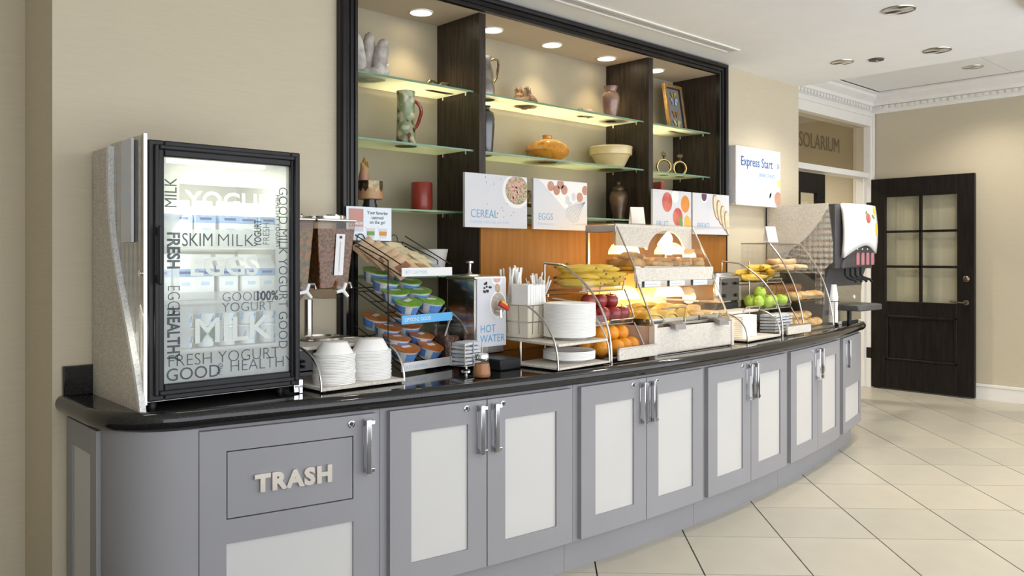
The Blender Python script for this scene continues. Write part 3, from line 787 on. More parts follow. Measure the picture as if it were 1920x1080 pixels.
lathed('tall_stein', 'tall glazed stein with maroon and green leaves and a curved handle', 'stein',
       [(.055, 0), (.056, .012), (.050, .025), (.047, .05), (.045, .14), (.044, .25), (.047, .265), (.047, .272), (.041, .270), (.040, .20)], M_stein, (2.385, 3.35, S2), 28,
       [('handle', lambda: MB().tube(arc_pts((.043, 0, .235), (.115, 0, .215), (.085, 0, .15), 7)[:-1] + arc_pts((.085, 0, .15), (.07, 0, .10), (.044, 0, .09), 5), .009, 8), pm('maroon_glaze', (.20, .02, .02), .15, coat=.5))])
t = thing('ceramic_chalice', 'pink and gold ceramic pot with zigzag rim, flame figure and dark foot', 'pot', (2.175, 3.35, S3))
M_pink = pm('pink_clay', (.42, .20, .14), .4, scale=14, col2=(.50, .30, .12)); M_gold = pm('gold_lustre', (.45, .27, .07), .25, metal=.5, scale=20, col2=(.30, .15, .03))
MB().lathe([(.034, 0), (.036, .012), (.030, .035), (.032, .045)], 22).build('foot', pm('black_lustre', (.05, .05, .055), .15, metal=.4), t)
MB().lathe([(.03, .044), (.062, .046), (.064, .06), (.061, .10), (.058, .10)], 26).build('bowl', M_pink, t)
mb = MB(); n = 14
for i in range(n):
    a0, a1 = 2*PI*i/n, 2*PI*(i+1)/n; am = (a0+a1)/2; r = .0625
    mb.add([(r*math.cos(a0), r*math.sin(a0), .098), (r*math.cos(am), r*math.sin(am), .078), (r*math.cos(a1), r*math.sin(a1), .098), (r*math.cos(a1), r*math.sin(a1), .132), (r*math.cos(a0), r*math.sin(a0), .132)], [(0, 1, 2, 3, 4)])
mb.build('zigzag_rim', M_dkbronze, t)
MB().tube([(-.03, 0, .09), (-.035, 0, .15), (-.03, 0, .19), (-.045, 0, .22)], [.026, .024, .020, .005], 10).build('figure', M_pink, t)
for k, (x, z) in enumerate(((-.012, .225), (-.03, .245), (-.005, .205))):
    MB().tube([(-.032, 0, .18), ((x-.03)/2, .004*k, (z+.18)/2+.005), (x, 0, z)], [.014, .012, .002], 8).build('flame', M_gold, t)
M_red = pm('red_lacquer', (.33, .045, .025), .3, scale=9, col2=(.24, .03, .02))
lathed('red_cylinder_vase', 'red lacquered cylinder vase with dark painted marks on the third shelf', 'vase', [(.052, 0), (.054, .004), (.054, .142), (.051, .146), (.048, .143), (.047, .02)], M_red, (2.49, 3.36, S3), 28,
       [('painted_mark', lambda: MB().add([(.0545*math.cos(a), .0545*math.sin(a), z) for a, z in ((-1.0, .02), (-.5, .035), (-.35, .10), (-.7, .085), (-.55, .055), (-1.0, .07))], [(0, 1, 4), (1, 2, 3), (1, 3, 4), (0, 4, 5)]), M_dkbronze)])
M_silver = pm('old_silver', (.55, .52, .47), .25, metal=1, scale=15, col2=(.30, .28, .25))
lathed('silver_pitcher', 'tall silver pitcher with a pointed angular handle behind the divider', 'pitcher', [(.050, 0), (.052, .01), (.050, .06), (.042, .16), (.030, .205), (.033, .235), (.028, .230)], M_silver, (2.925, 3.37, S1), 24,
       [('handle', lambda: MB().tube([(.030, 0, .215), (.060, 0, .232), (.092, 0, .232), (.094, 0, .20), (.080, 0, .13), (.045, 0, .085)], [.006, .006, .007, .007, .006, .006], 8), M_dkbronze)])
lathed('dark_bottle_vase', 'slender dark pewter bottle vase behind the divider on the second shelf', 'vase', [(.030, 0), (.034, .01), (.046, .16), (.048, .20), (.040, .235), (.020, .250), (.018, .262), (.026, .270), (.022, .268)], pm('pewter', (.12, .12, .13), .25, metal=.9), (2.93, 3.37, S2), 24)
M_rock = pm('brown_mineral', (.36, .22, .12), .6, scale=35, col2=(.10, .055, .03), bump=.5, bscale=60)
t = thing('mineral_cluster', 'rough brown mineral crystal cluster on the topmost middle shelf', 'mineral', (3.225, 3.37, S1))
mb = MB().blob((0, 0, .035), (.080, .06, .042), 14, 9, .16, 4); mb.build('matrix', M_rock, t, smooth=0)
for k in range(12):
    rr = random.Random(k); a = rr.uniform(-.065, .065); b = rr.uniform(-.04, .03)
    MB().tube([(a, b, .04), (a*1.08+rr.uniform(-.01, .01), b, .072+rr.uniform(0, .035)), (a*1.1, b, .09+rr.uniform(0, .035))], [.014, .011, .001], 5).build('crystal', M_rock, t, smooth=0)
t = thing('shell_group', 'small pale shell and pebble cluster beside the purple vase', 'shell', (3.72, 3.37, S1))
M_shell = pm('pale_shell', (.62, .55, .45), .5, scale=40, col2=(.28, .20, .14))
MB().blob((-.03, 0, .022), (.034, .03, .024), 12, 8, .18, 5).build('shell', M_rock, t, smooth=0)
MB().blob((.032, -.01, .024), (.030, .028, .026), 12, 8, .2, 8).build('shell', M_shell, t, smooth=0)
MB().blob((-.005, -.02, .012), (.03, .02, .014), 12, 8, .2, 2).build('pebble', M_shell, t, smooth=0)
M_purple = pm('purple_lustre', (.16, .075, .08), .22, scale=8, col2=(.33, .20, .14), coat=.4)
lathed('purple_vase', 'purple-brown lustre vase with flared pale neck at the end of the topmost shelf', 'vase', [(.034, 0), (.037, .006), (.055, .12), (.057, .15), (.048, .175), (.036, .185), (.036, .195), (.044, .212), (.046, .218), (.040, .216)], M_purple, (3.965, 3.37, S1), 28)
M_amber = pm('amber_glaze', (.62, .27, .03), .2, scale=40, col2=(.42, .14, .015), lo=.3, hi=.5, coat=.5)
lathed('squat_amber_vase', 'squat round orange-glazed vase with a tiny neck on the middle shelf', 'vase', [(.055, 0), (.06, .004), (.115, .035), (.130, .065), (.118, .098), (.075, .125), (.028, .135), (.026, .148), (.030, .156), (.022, .155)], M_amber, (3.40, 3.37, S2), 32)
M_creamg = pm('cream_glaze', (.66, .55, .30), .25, var=.04, coat=.3)
lathed('mixing_bowl', 'cream yellow ware bowl with ribbed rim on the middle shelf', 'bowl', [(.075, 0), (.08, .006), (.118, .08), (.124, .085), (.133, .088), (.134, .128), (.137, .132), (.135, .140), (.126, .138), (.115, .08), (.07, .012)], M_creamg, (3.965, 3.37, S2), 36)
M_urn = pm('bronze_glaze', (.16, .10, .055), .28, scale=14, col2=(.07, .045, .03), metal=.3)
lathed('lidded_urn', 'brown glazed lidded urn with narrow foot on the third shelf', 'urn', [(.036, 0), (.038, .008), (.036, .03), (.056, .12), (.058, .15), (.048, .178), (.034, .19), (.034, .198)], M_urn, (4.03, 3.36, S3), 28,
       [('lid', lambda: MB().lathe([(.038, .198), (.036, .206), (.018, .218), (.010, .226), (.014, .238), (.008, .246), (.001, .248)], 20, capt=False), M_urn)])
t = thing('horn_carving', 'small dark brown carving between the CEREAL and EGGS signs', 'ornament', (3.23, 3.37, S3))
box('plinth', pm('ivory', (.72, .66, .52), .4), t, -.09, .09, -.03, .03, 0, .05, bevel=.004)
MB().blob((0, 0, .095), (.085, .03, .05), 14, 9, .15, 6).build('carving', M_dkbronze, t)
# butterfly frame leaning in the right bay
t = thing('butterfly_frame', 'gold framed case of four mounted butterflies leaning on the top right shelf', 'picture frame', (4.66, 3.36, S1), 2)
t.rotation_euler[0] = R(-9)
M_gilt = pm('gilt_wood', (.40, .25, .09), .35, metal=.3, scale=30, col2=(.28, .16, .05))
fw2, fh = .105, .335
mb = MB(); ring(mb, -fw2, fw2, 0, fh, .022, -.012, .012); mb.build('frame', M_gilt, t, bevel=.003)
mb = MB(); ring(mb, -fw2+.022, fw2-.022, .022, fh-.022, .006, -.008, .010); mb.build('inner_frame', M_ink, t)
box('backing', pm('grey_velvet', (.20, .20, .19), .9), t, -fw2+.02, fw2-.02, .004, .010, .02, fh-.02)
for k, (z, c, s) in enumerate(((.265, (.55, .40, .12), .8), (.215, (.48, .55, .66), 1.0), (.125, (.42, .20, .05), .95), (.062, (.58, .52, .24), 1.0))):
    mb = MB()
    for sg in (-1, 1):
        P = [(0, .006), (sg*.022, .024), (sg*.042, .022), (sg*.040, .004), (sg*.022, -.004), (sg*.028, -.020), (sg*.012, -.024), (0, -.008)]
        mb.add([(x*s, -.001-.004*abs(x)/.04, z+y*s) for x, y in P], [tuple(range(8))])
    bf = mb.build('butterfly', pm('wing_%d' % k, c, .6, scale=60, col2=tuple(v*.5 for v in c)), t, smooth=0)
    MB().tube([(0, -.003, z-.018*s), (0, -.003, z+.018*s)], .003, 6).build('butterfly_body', M_ink, bf)
M_brassr = pm('polished_brass', (.48, .36, .15), .18, metal=1)
for i, (x, rz) in enumerate(((4.50, -38), (4.68, -30))):
    t = thing('ring_ornament', ['brass ring ornament with a finial, beside the divider on the middle right shelf', 'brass ring ornament with a finial, farther from the divider on the middle right shelf'][i], 'ornament', (x, 3.36, S2), rz, 'brass ring ornaments')
    mb = MB().tube([(.046*math.cos(a), 0, .058+.046*math.sin(a)) for a in [2*PI*k/24 for k in range(24)]], .0085, 10, closed=True); mb.build('ring', M_brassr, t)
    MB().lathe([(.03, 0), (.03, .006), (.012, .012)], 18).build('foot', M_brassr, t)
    MB().lathe([(.006, .108), (.007, .122), (.013, .130), (.008, .142), (.001, .146)], 12).build('neck', M_dkbronze, t)
    mb = MB()
    for a in range(5):
        b = R(-70+35*a); mb.tube([(0, 0, .135), (.014*math.sin(b), 0, .135+.014*math.cos(b)), (.024*math.sin(b), 0, .137+.022*math.cos(b))], [.004, .004, .002], 6)
    mb.build('finial', M_dkbronze, t)
t = thing('red_book', 'upright red cloth book beside the FRUIT sign', 'book', (4.385, 3.28, S3), -6)
box('cover', pm('red_cloth', (.34, .07, .05), .7, scale=40), t, -.018, .018, 0, .18, 0, .262, bevel=.004)
box('pages', pm('paper_edge', (.7, .64, .5), .8), t, -.014, .014, .005, .182, .005, .2635)
lathed('black_vase', 'small black glazed vase above the FRUIT sign', 'vase', [(.03, 0), (.034, .01), (.044, .10), (.050, .17), (.040, .205), (.052, .235), (.048, .236)], pm('black_glaze', (.012, .012, .013), .1, coat=.5), (4.70, 3.38, S3), 24)
M_planter = pm('white_planter', (.72, .70, .66), .5, var=.02)
lathed('white_planter', 'plain white flared planter on the lowest glass shelf behind the oatmeal packets', 'planter', [(.052, 0), (.055, .004), (.078, .13), (.074, .13), (.05, .02)], M_planter, (2.56, 3.36, SH[3]), 28)

# ------------------------------------------------------------------ printed signs
def sign(name, lab, x0, x1, y, z0, z1, th=.016):
    t = thing(name, lab, 'sign', (x0, y, z0))
    box('board', pm('sign_board', (.60, .615, .655), .45, var=.015, scale=2), t, 0, x1-x0, 0, th, 0, z1-z0, bevel=.0015)
    for bx_ in (.20, .36): box('bracket', M_steel, t, bx_, bx_+.012, th, 3.1638-y, .006, .022)
    return t
def disc(mb, cx, cz, rx, rz, y, n=24, a=0., clip=None):
    pts = []
    for i in range(n):
        b = 2*PI*i/n; x = rx*math.cos(b); z = rz*math.sin(b)
        X = cx+x*math.cos(a)-z*math.sin(a); Z = cz+x*math.sin(a)+z*math.cos(a)
        if clip: X = min(max(X, clip[0]), clip[1]); Z = min(max(Z, clip[2]), clip[3])
        pts.append((X, y, Z))
    mb.add(pts, [tuple(range(n))]); return mb
def dsc(par, name, mat, cx, cz, rx, rz, y, a=0., clip=None, n=24): return disc(MB(), cx, cz, rx, rz, y, n, a, clip).build(name, mat, par, smooth=0)
def strokes(par, name, mat, segs, wdt, y):
    mb = MB()
    for (x0, z0, x1, z1) in segs:
        d = Vector((x1-x0, z1-z0)); d.normalize(); nx_, nz_ = -d.y*wdt, d.x*wdt
        mb.add([(x0-nx_, y, z0-nz_), (x1-nx_, y, z1-nz_), (x1+nx_, y, z1+nz_), (x0+nx_, y, z0+nz_)], [(0, 1, 2, 3)])
    return mb.build(name, mat, par, smooth=0)
M_print_w = pm('print_white', (.78, .78, .78), .5, var=.01)
M_print_g = pm('print_grey', (.58, .60, .65), .5, var=.03)  # plain grey ink of the printed pictures
M_granola = pm('print_granola', (.56, .47, .30), .5, scale=110, col2=(.22, .16, .09), lo=.4, hi=.6)
M_pinkp = pm('print_pink', (.66, .33, .31), .5, scale=60); M_egg = pm('print_egg', (.44, .22, .15), .5, scale=12, col2=(.52, .30, .22))
M_applp = pm('print_apple', (.44, .07, .06), .5, scale=12, col2=(.58, .18, .12)); M_orp = pm('print_orange', (.62, .24, .04), .5, scale=20)
M_leafp = pm('print_leaf', (.14, .28, .06), .5); M_breadp = pm('print_bread', (.72, .64, .50), .5, scale=30, col2=(.60, .48, .32)); M_crust = pm('print_crust', (.30, .20, .10), .5)
SY = 3.114
W, HH = .423, .27
f = -.0006
CL = (.003, W-.003, .003, HH-.003)
t = sign('cereal_sign', 'white square sign reading CEREAL with a bowl of granola', 2.569, 2.569+W, SY, 1.502, 1.502+HH)
text('CEREAL', .058, M_blueink, t, (.035, f, .050), UPR, .0003, -.0005, sx=.90); text('Crunchy, delicious, in a bowl', .026, M_lightblue, t, (.035, f, .022), UPR, .0003, sx=.86)
dsc(t, 'printed_bowl', M_print_w, .345, .195, .098, .090, f, 0, CL, 36); dsc(t, 'printed_granola', M_granola, .350, .198, .082, .074, f*1.6, 0, CL, 36)
for k in range(12):
    rr = random.Random(k+3); dsc(t, 'printed_berry', M_pinkp, .350+rr.uniform(-.06, .055), .198+rr.uniform(-.055, .06), .012, .010, f*2.2, rr.uniform(0, 3), CL, 10)
strokes(t, 'printed_stalks', M_print_g, [(.30, .045, .41, .095), (.05, .20, .14, .255), (.13, .17, .22, .262)], .0016, f)
for k in range(16):
    rr = random.Random(k+40); dsc(t, 'printed_grain', M_crust, rr.choice((.14, .24, .33))+rr.uniform(-.03, .05), rr.choice((.235, .12, .075))+rr.uniform(-.02, .02), .005, .002, f*1.2, rr.uniform(0, 3), CL, 8)
t = sign('eggs_sign', 'white square sign reading EGGS with brown eggs and a whisk', 3.038, 3.038+W, SY, 1.502, 1.502+HH)
text('EGGS', .052, M_blueink, t, (.035, f, .052), UPR, .0003, -.0005, sx=.90); text('Protein power', .024, M_lightblue, t, (.035, f, .024), UPR, .0003, sx=.86)
mb = MB(); mb.add([(.04, f, .267), (.24, f, .115), (.42, f, .20), (.42, f, .267)], [(0, 1, 2, 3)]); mb.build('printed_tray', M_print_w, t, smooth=0)
for x, z in ((.26, .165), (.31, .185), (.285, .135)): dsc(t, 'printed_hollow', M_print_g, x, z, .018, .024, f*1.6, 0, CL)
for x, z in ((.13, .235), (.175, .215), (.205, .25), (.235, .22), (.36, .185), (.405, .225)): dsc(t, 'printed_egg', M_egg, x, z, .026, .027, f*2, 0, CL)
sg = []
for k in range(6):
    e = (k-2.5)*.017; px = [(.405, .16), (.345+e*.55, .125-e*.35), (.300+e*.95, .085-e*.75), (.275+e*.5, .056-e*.35)]
    sg += [(*px[i], *px[i+1]) for i in range(3)]
strokes(t, 'printed_whisk', pm('print_wire', (.22, .23, .26), .5), sg, .0007, f*1.8)
t = sign('fruit_sign', 'white square sign reading FRUIT with red apples and an orange', 4.060, 4.060+.40, SY, 1.502, 1.502+HH)
CF = (.003, .397, .003, HH-.003)
text('FRUIT', .052, M_blueink, t, (.035, f, .040), UPR, .0003, -.0005, sx=.90)
for x, z, rx, rz in ((.145, .195, .052, .062), (.255, .105, .052, .058)): dsc(t, 'printed_apple', M_applp, x, z, rx, rz, f, 0, CF, 28)
dsc(t, 'printed_apple_half', M_print_w, .228, .235, .036, .042, f*1.5, 0, CF); dsc(t, 'printed_orange', M_orp, .335, .19, .046, .055, f*1.3, 0, CF); dsc(t, 'printed_orange_slice', pm('print_slice', (.66, .40, .06), .5), .362, .062, .036, .058, f*1.3, .2, CF); dsc(t, 'printed_leaf', M_leafp, .290, .070, .018, .040, f*1.8, .2, CF)
t = sign('bread_sign', 'white square sign reading BREAD with fanned bread slices', 4.480, 4.480+W, SY, 1.502, 1.502+HH)
text('BREAD', .052, M_blueink, t, (.045, f, .040), UPR, .0003, -.0005, sx=.90)
dsc(t, 'printed_jam_dish', M_print_w, .125, .25, .040, .045, f, 0, CL); dsc(t, 'printed_jam', pm('print_jam', (.10, .04, .09), .5), .125, .252, .030, .034, f*1.6, 0, CL); dsc(t, 'printed_plate', M_print_g, .185, .20, .034, .036, f*1.2, 0, CL)
for k in range(4):
    dsc(t, 'printed_crust', M_crust, .265+k*.045, .185-k*.035, .036, .088, f*(1.4+k), .28, CL); dsc(t, 'printed_slice', M_breadp, .272+k*.045, .183-k*.035, .031, .080, f*(1.7+k), .28, CL)
# wall-mounted light box
t = thing('light_box_sign', 'white box sign reading Express Start mounted on the wallpaper beside the niche', 'sign', (4.962, 3.098, 1.728))
box('case', pm('light_box_white', (.64, .655, .69), .35, var=.01), t, 0, .60, 0, .082, 0, .396, bevel=.006)
box('bottom_rail', M_white, t, -.004, .604, -.004, .082, -.014, 0)
text('Express Start', .092, pm('navy_blue_ink', (.03, .12, .36), .5), t, (.060, f, .262), UPR, .0003, .0008, sx=.86); 
M_navy = MATS['navy_blue_ink']
strokes(t, 'printed_chevrons', M_navy, [(.545, .305, .559, .285), (.559, .285, .545, .265), (.562, .305, .576, .285), (.576, .285, .562, .265)], .003, f)
text('SMART CHOICE', .038, M_blueink, t, (.30, f, .195), UPR, .0003, 0, sx=.82)
for x, z, r, m in ((.42, .09, .05, M_print_g), (.56, .05, .05, M_egg), (.575, .16, .03, pm('print_lemon', (.72, .58, .24), .5)), (.47, .06, .03, M_print_w)): dsc(t, 'printed_food', m, x, z, r, r, f, 0, (.003, .597, .003, .39))
MB().tube(arc_pts((.50, .06, -.01), (.51, .07, -.12), (.54, .078, -.30), 6), .004, 6).build('power_cable', M_blackp, t)

# ------------------------------------------------------------------ bowl stand and cereal dispenser
def arch_sides(parent, x, pts, r=.005, name='side_wire'):
    MB().tube([(x, y, z) for y, z in pts], r, 8).build(name, M_wire, parent)
def qarc(p0, p1, p2, n=12): return [(p[0], p[1]) for p in arc_pts((*p0, 0), (*p1, 0), (*p2, 0), n)]
st = thing('bowl_stand', 'stone-coloured two-level stand with curved metal side rails holding foam bowls', 'stand', (1.498, 2.608, C0), 1)
box('base_plate', M_stoneL, st, 0, .355, 0, .33, .006, .018, bevel=.002)
for x in (.02, .335):
    for y in (.03, .30):
        o = MB().lathe([(.010, 0), (.010, .0065)], 10).build('foot', M_blackp, st); o.location = (x, y, 0)
box('upper_shelf', M_stoneL, st, -.02, .375, .155, .50, .138, .152, bevel=.003)
for x in (-.004, .359): arch_sides(st, x, qarc((.004, .006), (.004, .13), (.155, .150)))
for x in (-.004, .359): MB().tube([(x, .46, .0), (x, .46, .14)], .005, 8).build('rear_post', M_wire, st)
def stack(proto, n, loc, dz, group, lab, jit=.0015):
    """nested pile of copies above the first one"""
    for i in range(n):
        p = (loc[0]+random.uniform(-jit, jit), loc[1]+random.uniform(-jit, jit), loc[2]+i*dz)
        if i == 0: proto.location = p; proto['label'] = lab; proto['group'] = group
        else: dup(proto, p, (0, 0, random.uniform(0, 6)), lab)
# upside-down foam bowls: wide rim, sloping wall, flat bottom on top
def foam_bowl():
    b = MB().lathe([(.0775, 0), (.0785, .0006), (.0785, .0048), (.076, .0055), (.070, .006), (.048, .046), (.045, .048), (.001, .048)], 30, capb=False, capt=False).build('foam_bowl', M_foam)
    tag(b, 'x', 'bowl'); return b
bz = C0+.0185
b1 = foam_bowl(); stack(b1, 19, (1.598, 2.702, bz), .0058, 'foam bowls on the stand', 'white foam bowl in the upside-down pile next to the refrigerator')
b2 = foam_bowl(); stack(b2, 19, (1.766, 2.712, bz), .0058, 'foam bowls on the stand', 'white foam bowl in the upside-down pile next to the oatmeal rack')
# cereal dispenser on the upper shelf
cz = C0+.153
cd = thing('cereal_dispenser', 'clear countertop cereal dispenser full of brown flakes with a white label', 'dispenser', (1.700, 2.965, cz))
M_flakes = pm('cereal_flakes', (.34, .17, .065), .8, scale=95, col2=(.10, .042, .018), lo=.36, hi=.62, bump=.9, bscale=110)
M_loops = pm('coloured_loops', (.45, .20, .05), .8, scale=70, col2=(.10, .18, .10), lo=.4, hi=.6, bump=.8, bscale=90)
M_smoke = thin_glass('tinted_plastic', (.80, .72, .66), .05)
MB().lathe([(.085, 0), (.085, .010), (.070, .014), (.068, .006), (.001, .006)], 30, capb=True, capt=False).build('drip_tray', M_steel, cd)
MB().tube([(-.03, .06, .01), (-.03, .06, .16)], .017, 12).build('post', M_steel, cd)
box('base', M_steel, cd, -.09, .12, -.05, .12, 0, .008, bevel=.003)
def taper(mb, bx, by, tx, ty, z0, z1, cx=0, cy=0):
    vs = [(cx+sx*bx, cy+sy*by, z0) for sx, sy in ((-1,-1),(1,-1),(1,1),(-1,1))] + [(cx+sx*tx, cy+sy*ty, z1) for sx, sy in ((-1,-1),(1,-1),(1,1),(-1,1))]
    return mb.add(vs, [(0,3,2,1),(4,5,6,7),(0,1,5,4),(1,2,6,5),(2,3,7,6),(3,0,4,7)])
def hopper(parent, cx, fill_m, label=True, w_=1.):
    h = taper(MB(), .066*w_, .070, .088*w_, .092, .205, .480, cx, 0).build('hopper', M_smoke, parent, bevel=.006)
    taper(MB(), .063*w_, .067, .0825*w_, .086, .209, .445, cx, 0).build('cereal', fill_m, h)
    taper(MB(), .040*w_, .045, .066*w_, .070, .165, .205, cx, 0).build('chute', M_smoke, h, bevel=.004)
    mb = MB().lathe([(.080*w_, .480), (.082*w_, .496), (.074*w_, .502), (.064*w_, .494), (.001, .488)], 28, (cx, 0, 0), capt=False); mb.build('lid', M_chrome, h)
    mb = taper(MB(), .090*w_, .097, .090*w_, .097, .474, .484, cx, 0); mb.build('lid_plate', M_steel, h, bevel=.003)
    if label:
        l = MB().add([(cx-.006, -.0800, .260), (cx+.034, -.0800, .260), (cx+.038, -.0920, .425), (cx-.002, -.0920, .425)], [(0, 1, 2, 3)]).build('label_strip', M_print_w, h, smooth=0)
        MB().add([(cx+.014, -.0825, .275), (cx+.018, -.0825, .275), (cx+.020, -.0925, .395), (cx+.016, -.0925, .395)], [(0, 1, 2, 3)]).build('printed_line', M_print_g, l, smooth=0)
        mb = MB(); disc(mb, cx+.018, .412, .006, .006, -.0935, 12); mb.build('label_mark', M_ink, l, smooth=0)
    ax = [(cx+.02, -.045, .215), (cx+.02, -.105, .200)]
    kn = MB().tube(ax, .008, 10).build('spindle', M_whitep, h)
    mb = MB()
    for k in range(3):
        a = R(70+120*k); mb.tube([(cx+.02, -.105, .200), (cx+.02+.032*math.cos(a), -.107, .200+.032*math.sin(a))], [.008, .0065], 8)
    mb.build('turn_knob', M_whitep, h)
    mb = MB().tube([(cx+.055, -.02, .225), (cx+.09, -.045, .225), (cx+.092, -.05, .205)], .007, 8); mb.build('side_latch', M_steel, h)
hopper(cd, .012, M_flakes)
hopper(cd, -.150, M_loops, False, .74)
# ------------------------------------------------------------------ oatmeal rack (black wire, three sloping trays)
RX, RY, RRZ = 1.968, 2.800, 9
orx = thing('oatmeal_rack', 'black wire three-tier rack with sloping trays and white and blue price strips', 'rack', (RX, RY, C0), RRZ)
RW, RD = .300, .30
rw = .0028
mb = MB()
for x in (0, RW):
    mb.tube([(x, RD, 0), (x, RD, .555)], rw, 6); mb.tube([(x, .075, .01), (x, .075, .470)], rw, 6); mb.tube([(x, .075, .470), (x, .10, .482), (x, RD, .555)], rw, 6)
mb.tube([(0, RD, .555), (RW, RD, .555)], rw, 6); mb.tube([(0, RD, .35), (RW, RD, .35)], rw, 6); mb.tube([(0, RD, .12), (RW, RD, .12)], rw, 6)
mb.build('wire_frame', M_bwire, orx)
for x in (.05, .25):
    MB().tube([(x+.022*math.cos(a), RD+.002, .565+.022*math.sin(a)) for a in [2*PI*k/18 for k in range(18)]], .0025, 6, closed=True).build('sign_ring', M_bwire, orx)
TIERS = ((.012, .022), (.208, .014), (.405, .006))      # front height, forward reach
SL = .45                                                  # rise per depth
strip_m = (M_print_w, pm('sky_blue_strip', (.10, .42, .78), .4, var=.02), M_print_w)
strip_t = ('HOT OATMEAL', 'OPTIONS. GOOD.', 'HOT OATMEAL')
def tier_pt(k, x, y): return (x, y, TIERS[k][0]+.006+max(0, y)*SL)
for k, (z, fy) in enumerate(TIERS):
    mb = MB(); y0 = -.0; y1 = RD-.02
    for i in range(9):
        x = RW*i/8; mb.tube([(x, y0, z+.004), (x, y1, z+.004+y1*SL)], .0020 if 0 < i < 8 else rw, 6)
    for j in range(4):
        y = y0+(y1-y0)*j/3; mb.tube([(0, y, z+.002+y*SL), (RW, y, z+.002+y*SL)], .0022, 6)
    for x in (0, RW): mb.tube([(x, y0, z+.05), (x, y1, z+.05+y1*SL)], rw, 6)
    tr = mb.build('wire_tray', M_bwire, orx)
    sp = box('price_strip', strip_m[k], orx, -.002, RW+.002, -.010, -.004, z, z+.036)
    text(strip_t[k], .022, M_print_w if k == 1 else M_lightblue, sp, (.012, -.0106, z+.010), UPR, .0003, 0, sx=.9)
RM = Matrix.Translation((RX, RY, C0)) @ Matrix.Rotation(R(RRZ), 4, 'Z')
def cup(lidc, bandc, nm):
    t = thing('oatmeal_cup', 'x', 'cup'); t.scale = (1.34, 1.34, 1.34)
    MB().lathe([(.030, 0), (.032, .004), (.041, .036), (.043, .037), (.043, .040)], 22).build('cup_body', pm('clear_white_cup', (.66, .67, .68), .3, var=.05, scale=50), t)
    mb = MB().lathe([(.0335, .008), (.0415, .034)], 22, capb=False, capt=False); mb.v = [(x*1.008, y*1.008, z) for x, y, z in mb.v]; mb.f = [q for i, q in enumerate(mb.f) if i % 22 not in (3, 4, 5, 6, 12, 13)]
    mb.build('printed_sleeve', bandc, t)
    l = MB().lathe([(.0455, .040), (.046, .0425), (.040, .0435), (.001, .0445)], 24, capt=False).build('foil_lid', lidc, t)
    MB().add([(-.018, -.006, .0446), (.016, -.010, .0446), (.019, .006, .0446), (-.014, .010, .0446)], [(0, 1, 2, 3)]).build('printed_logo', M_print_w, l, smooth=0)
    MB().add([(-.020, .012, .0446), (.012, .013, .0446), (.004, .025, .0446), (-.012, .025, .0446)], [(0, 1, 2, 3)]).build('printed_picture', pm('lid_picture', (.42, .16, .10), .4), l, smooth=0)
    return t
M_bluecup = pm('cup_blue', (.12, .27, .62), .35)
cg = cup(pm('green_foil', (.24, .46, .05), .3, scale=50, col2=(.14, .34, .03)), M_bluecup, 'g')
co = cup(pm('orange_foil', (.50, .17, .035), .3, scale=50, col2=(.36, .10, .02)), M_bluecup, 'o')
LC = {1: ('green-lidded oatmeal cup', 'middle'), 0: ('orange-lidded oatmeal cup', 'bottom')}
LPOS = ('beside the price strip', 'in the second row', 'in the third row', 'at the back')
tilt = math.atan(SL)*.7
for k, src in ((1, cg), (0, co)):
    first = True
    for r_ in range(4):
        for c_ in range(2):
            x = .078+.135*c_+random.uniform(-.008, .008); y = .050+.066*r_+random.uniform(-.004, .004)
            pass
            p = RM @ Vector((x, y, TIERS[k][0]+.016+y*SL+.012*r_))
            rot = (Matrix.Rotation(R(RRZ), 3, 'Z') @ Matrix.Rotation(tilt+random.uniform(-.06, .06), 3, 'X') @ Matrix.Rotation(random.uniform(-.08, .08), 3, 'Y') @ Matrix.Rotation(random.uniform(-.5, .5), 3, 'Z')).to_euler()
            lab = '%s on the %s tray of the wire rack, %s' % (LC[k][0], LC[k][1], LPOS[r_])
            if first: src.location = p; src.rotation_euler = rot; src['label'] = lab; src['group'] = 'instant oatmeal cups'; first = False
            else: dup(src, p, rot, lab)
# paper packets in the top tray
M_kraft = [pm('packet_tan', (.76, .62, .40), .6, scale=14, col2=(.66, .50, .30)), pm('packet_pale', (.80, .71, .48), .6, scale=14, col2=(.70, .58, .36)), pm('packet_red', (.60, .34, .20), .6, scale=10, col2=(.74, .58, .38))]
def packet(m, pr):
    t = thing('oatmeal_packet', 'x', 'packet')
    MB().sheet(-.05, .05, -.062, .062, lambda x, y: .012*(1-(x/.05)**4)*(1-(y/.062)**4)+.002*math.sin(x*90+y*40), 8, 8, .004).build('sachet', m, t)
    MB().add([(-.03, -.035, .0128), (.03, -.035, .0128), (.03, .0, .0135), (-.03, .0, .0135)], [(0, 1, 2, 3)]).build('printed_panel', pr, t, smooth=0)
    return t
protos = [packet(M_kraft[0], pm('packet_ink', (.40, .26, .12), .6)), packet(M_kraft[1], pm('packet_blue', (.30, .38, .45), .6)), packet(M_kraft[2], pm('packet_brown', (.30, .13, .07), .6))]
PL = ('tan oatmeal packet in the top tray of the wire rack', 'pale oatmeal packet with blue-grey print in the top tray of the wire rack', 'reddish oatmeal packet in the top tray of the wire rack')
seen = set()
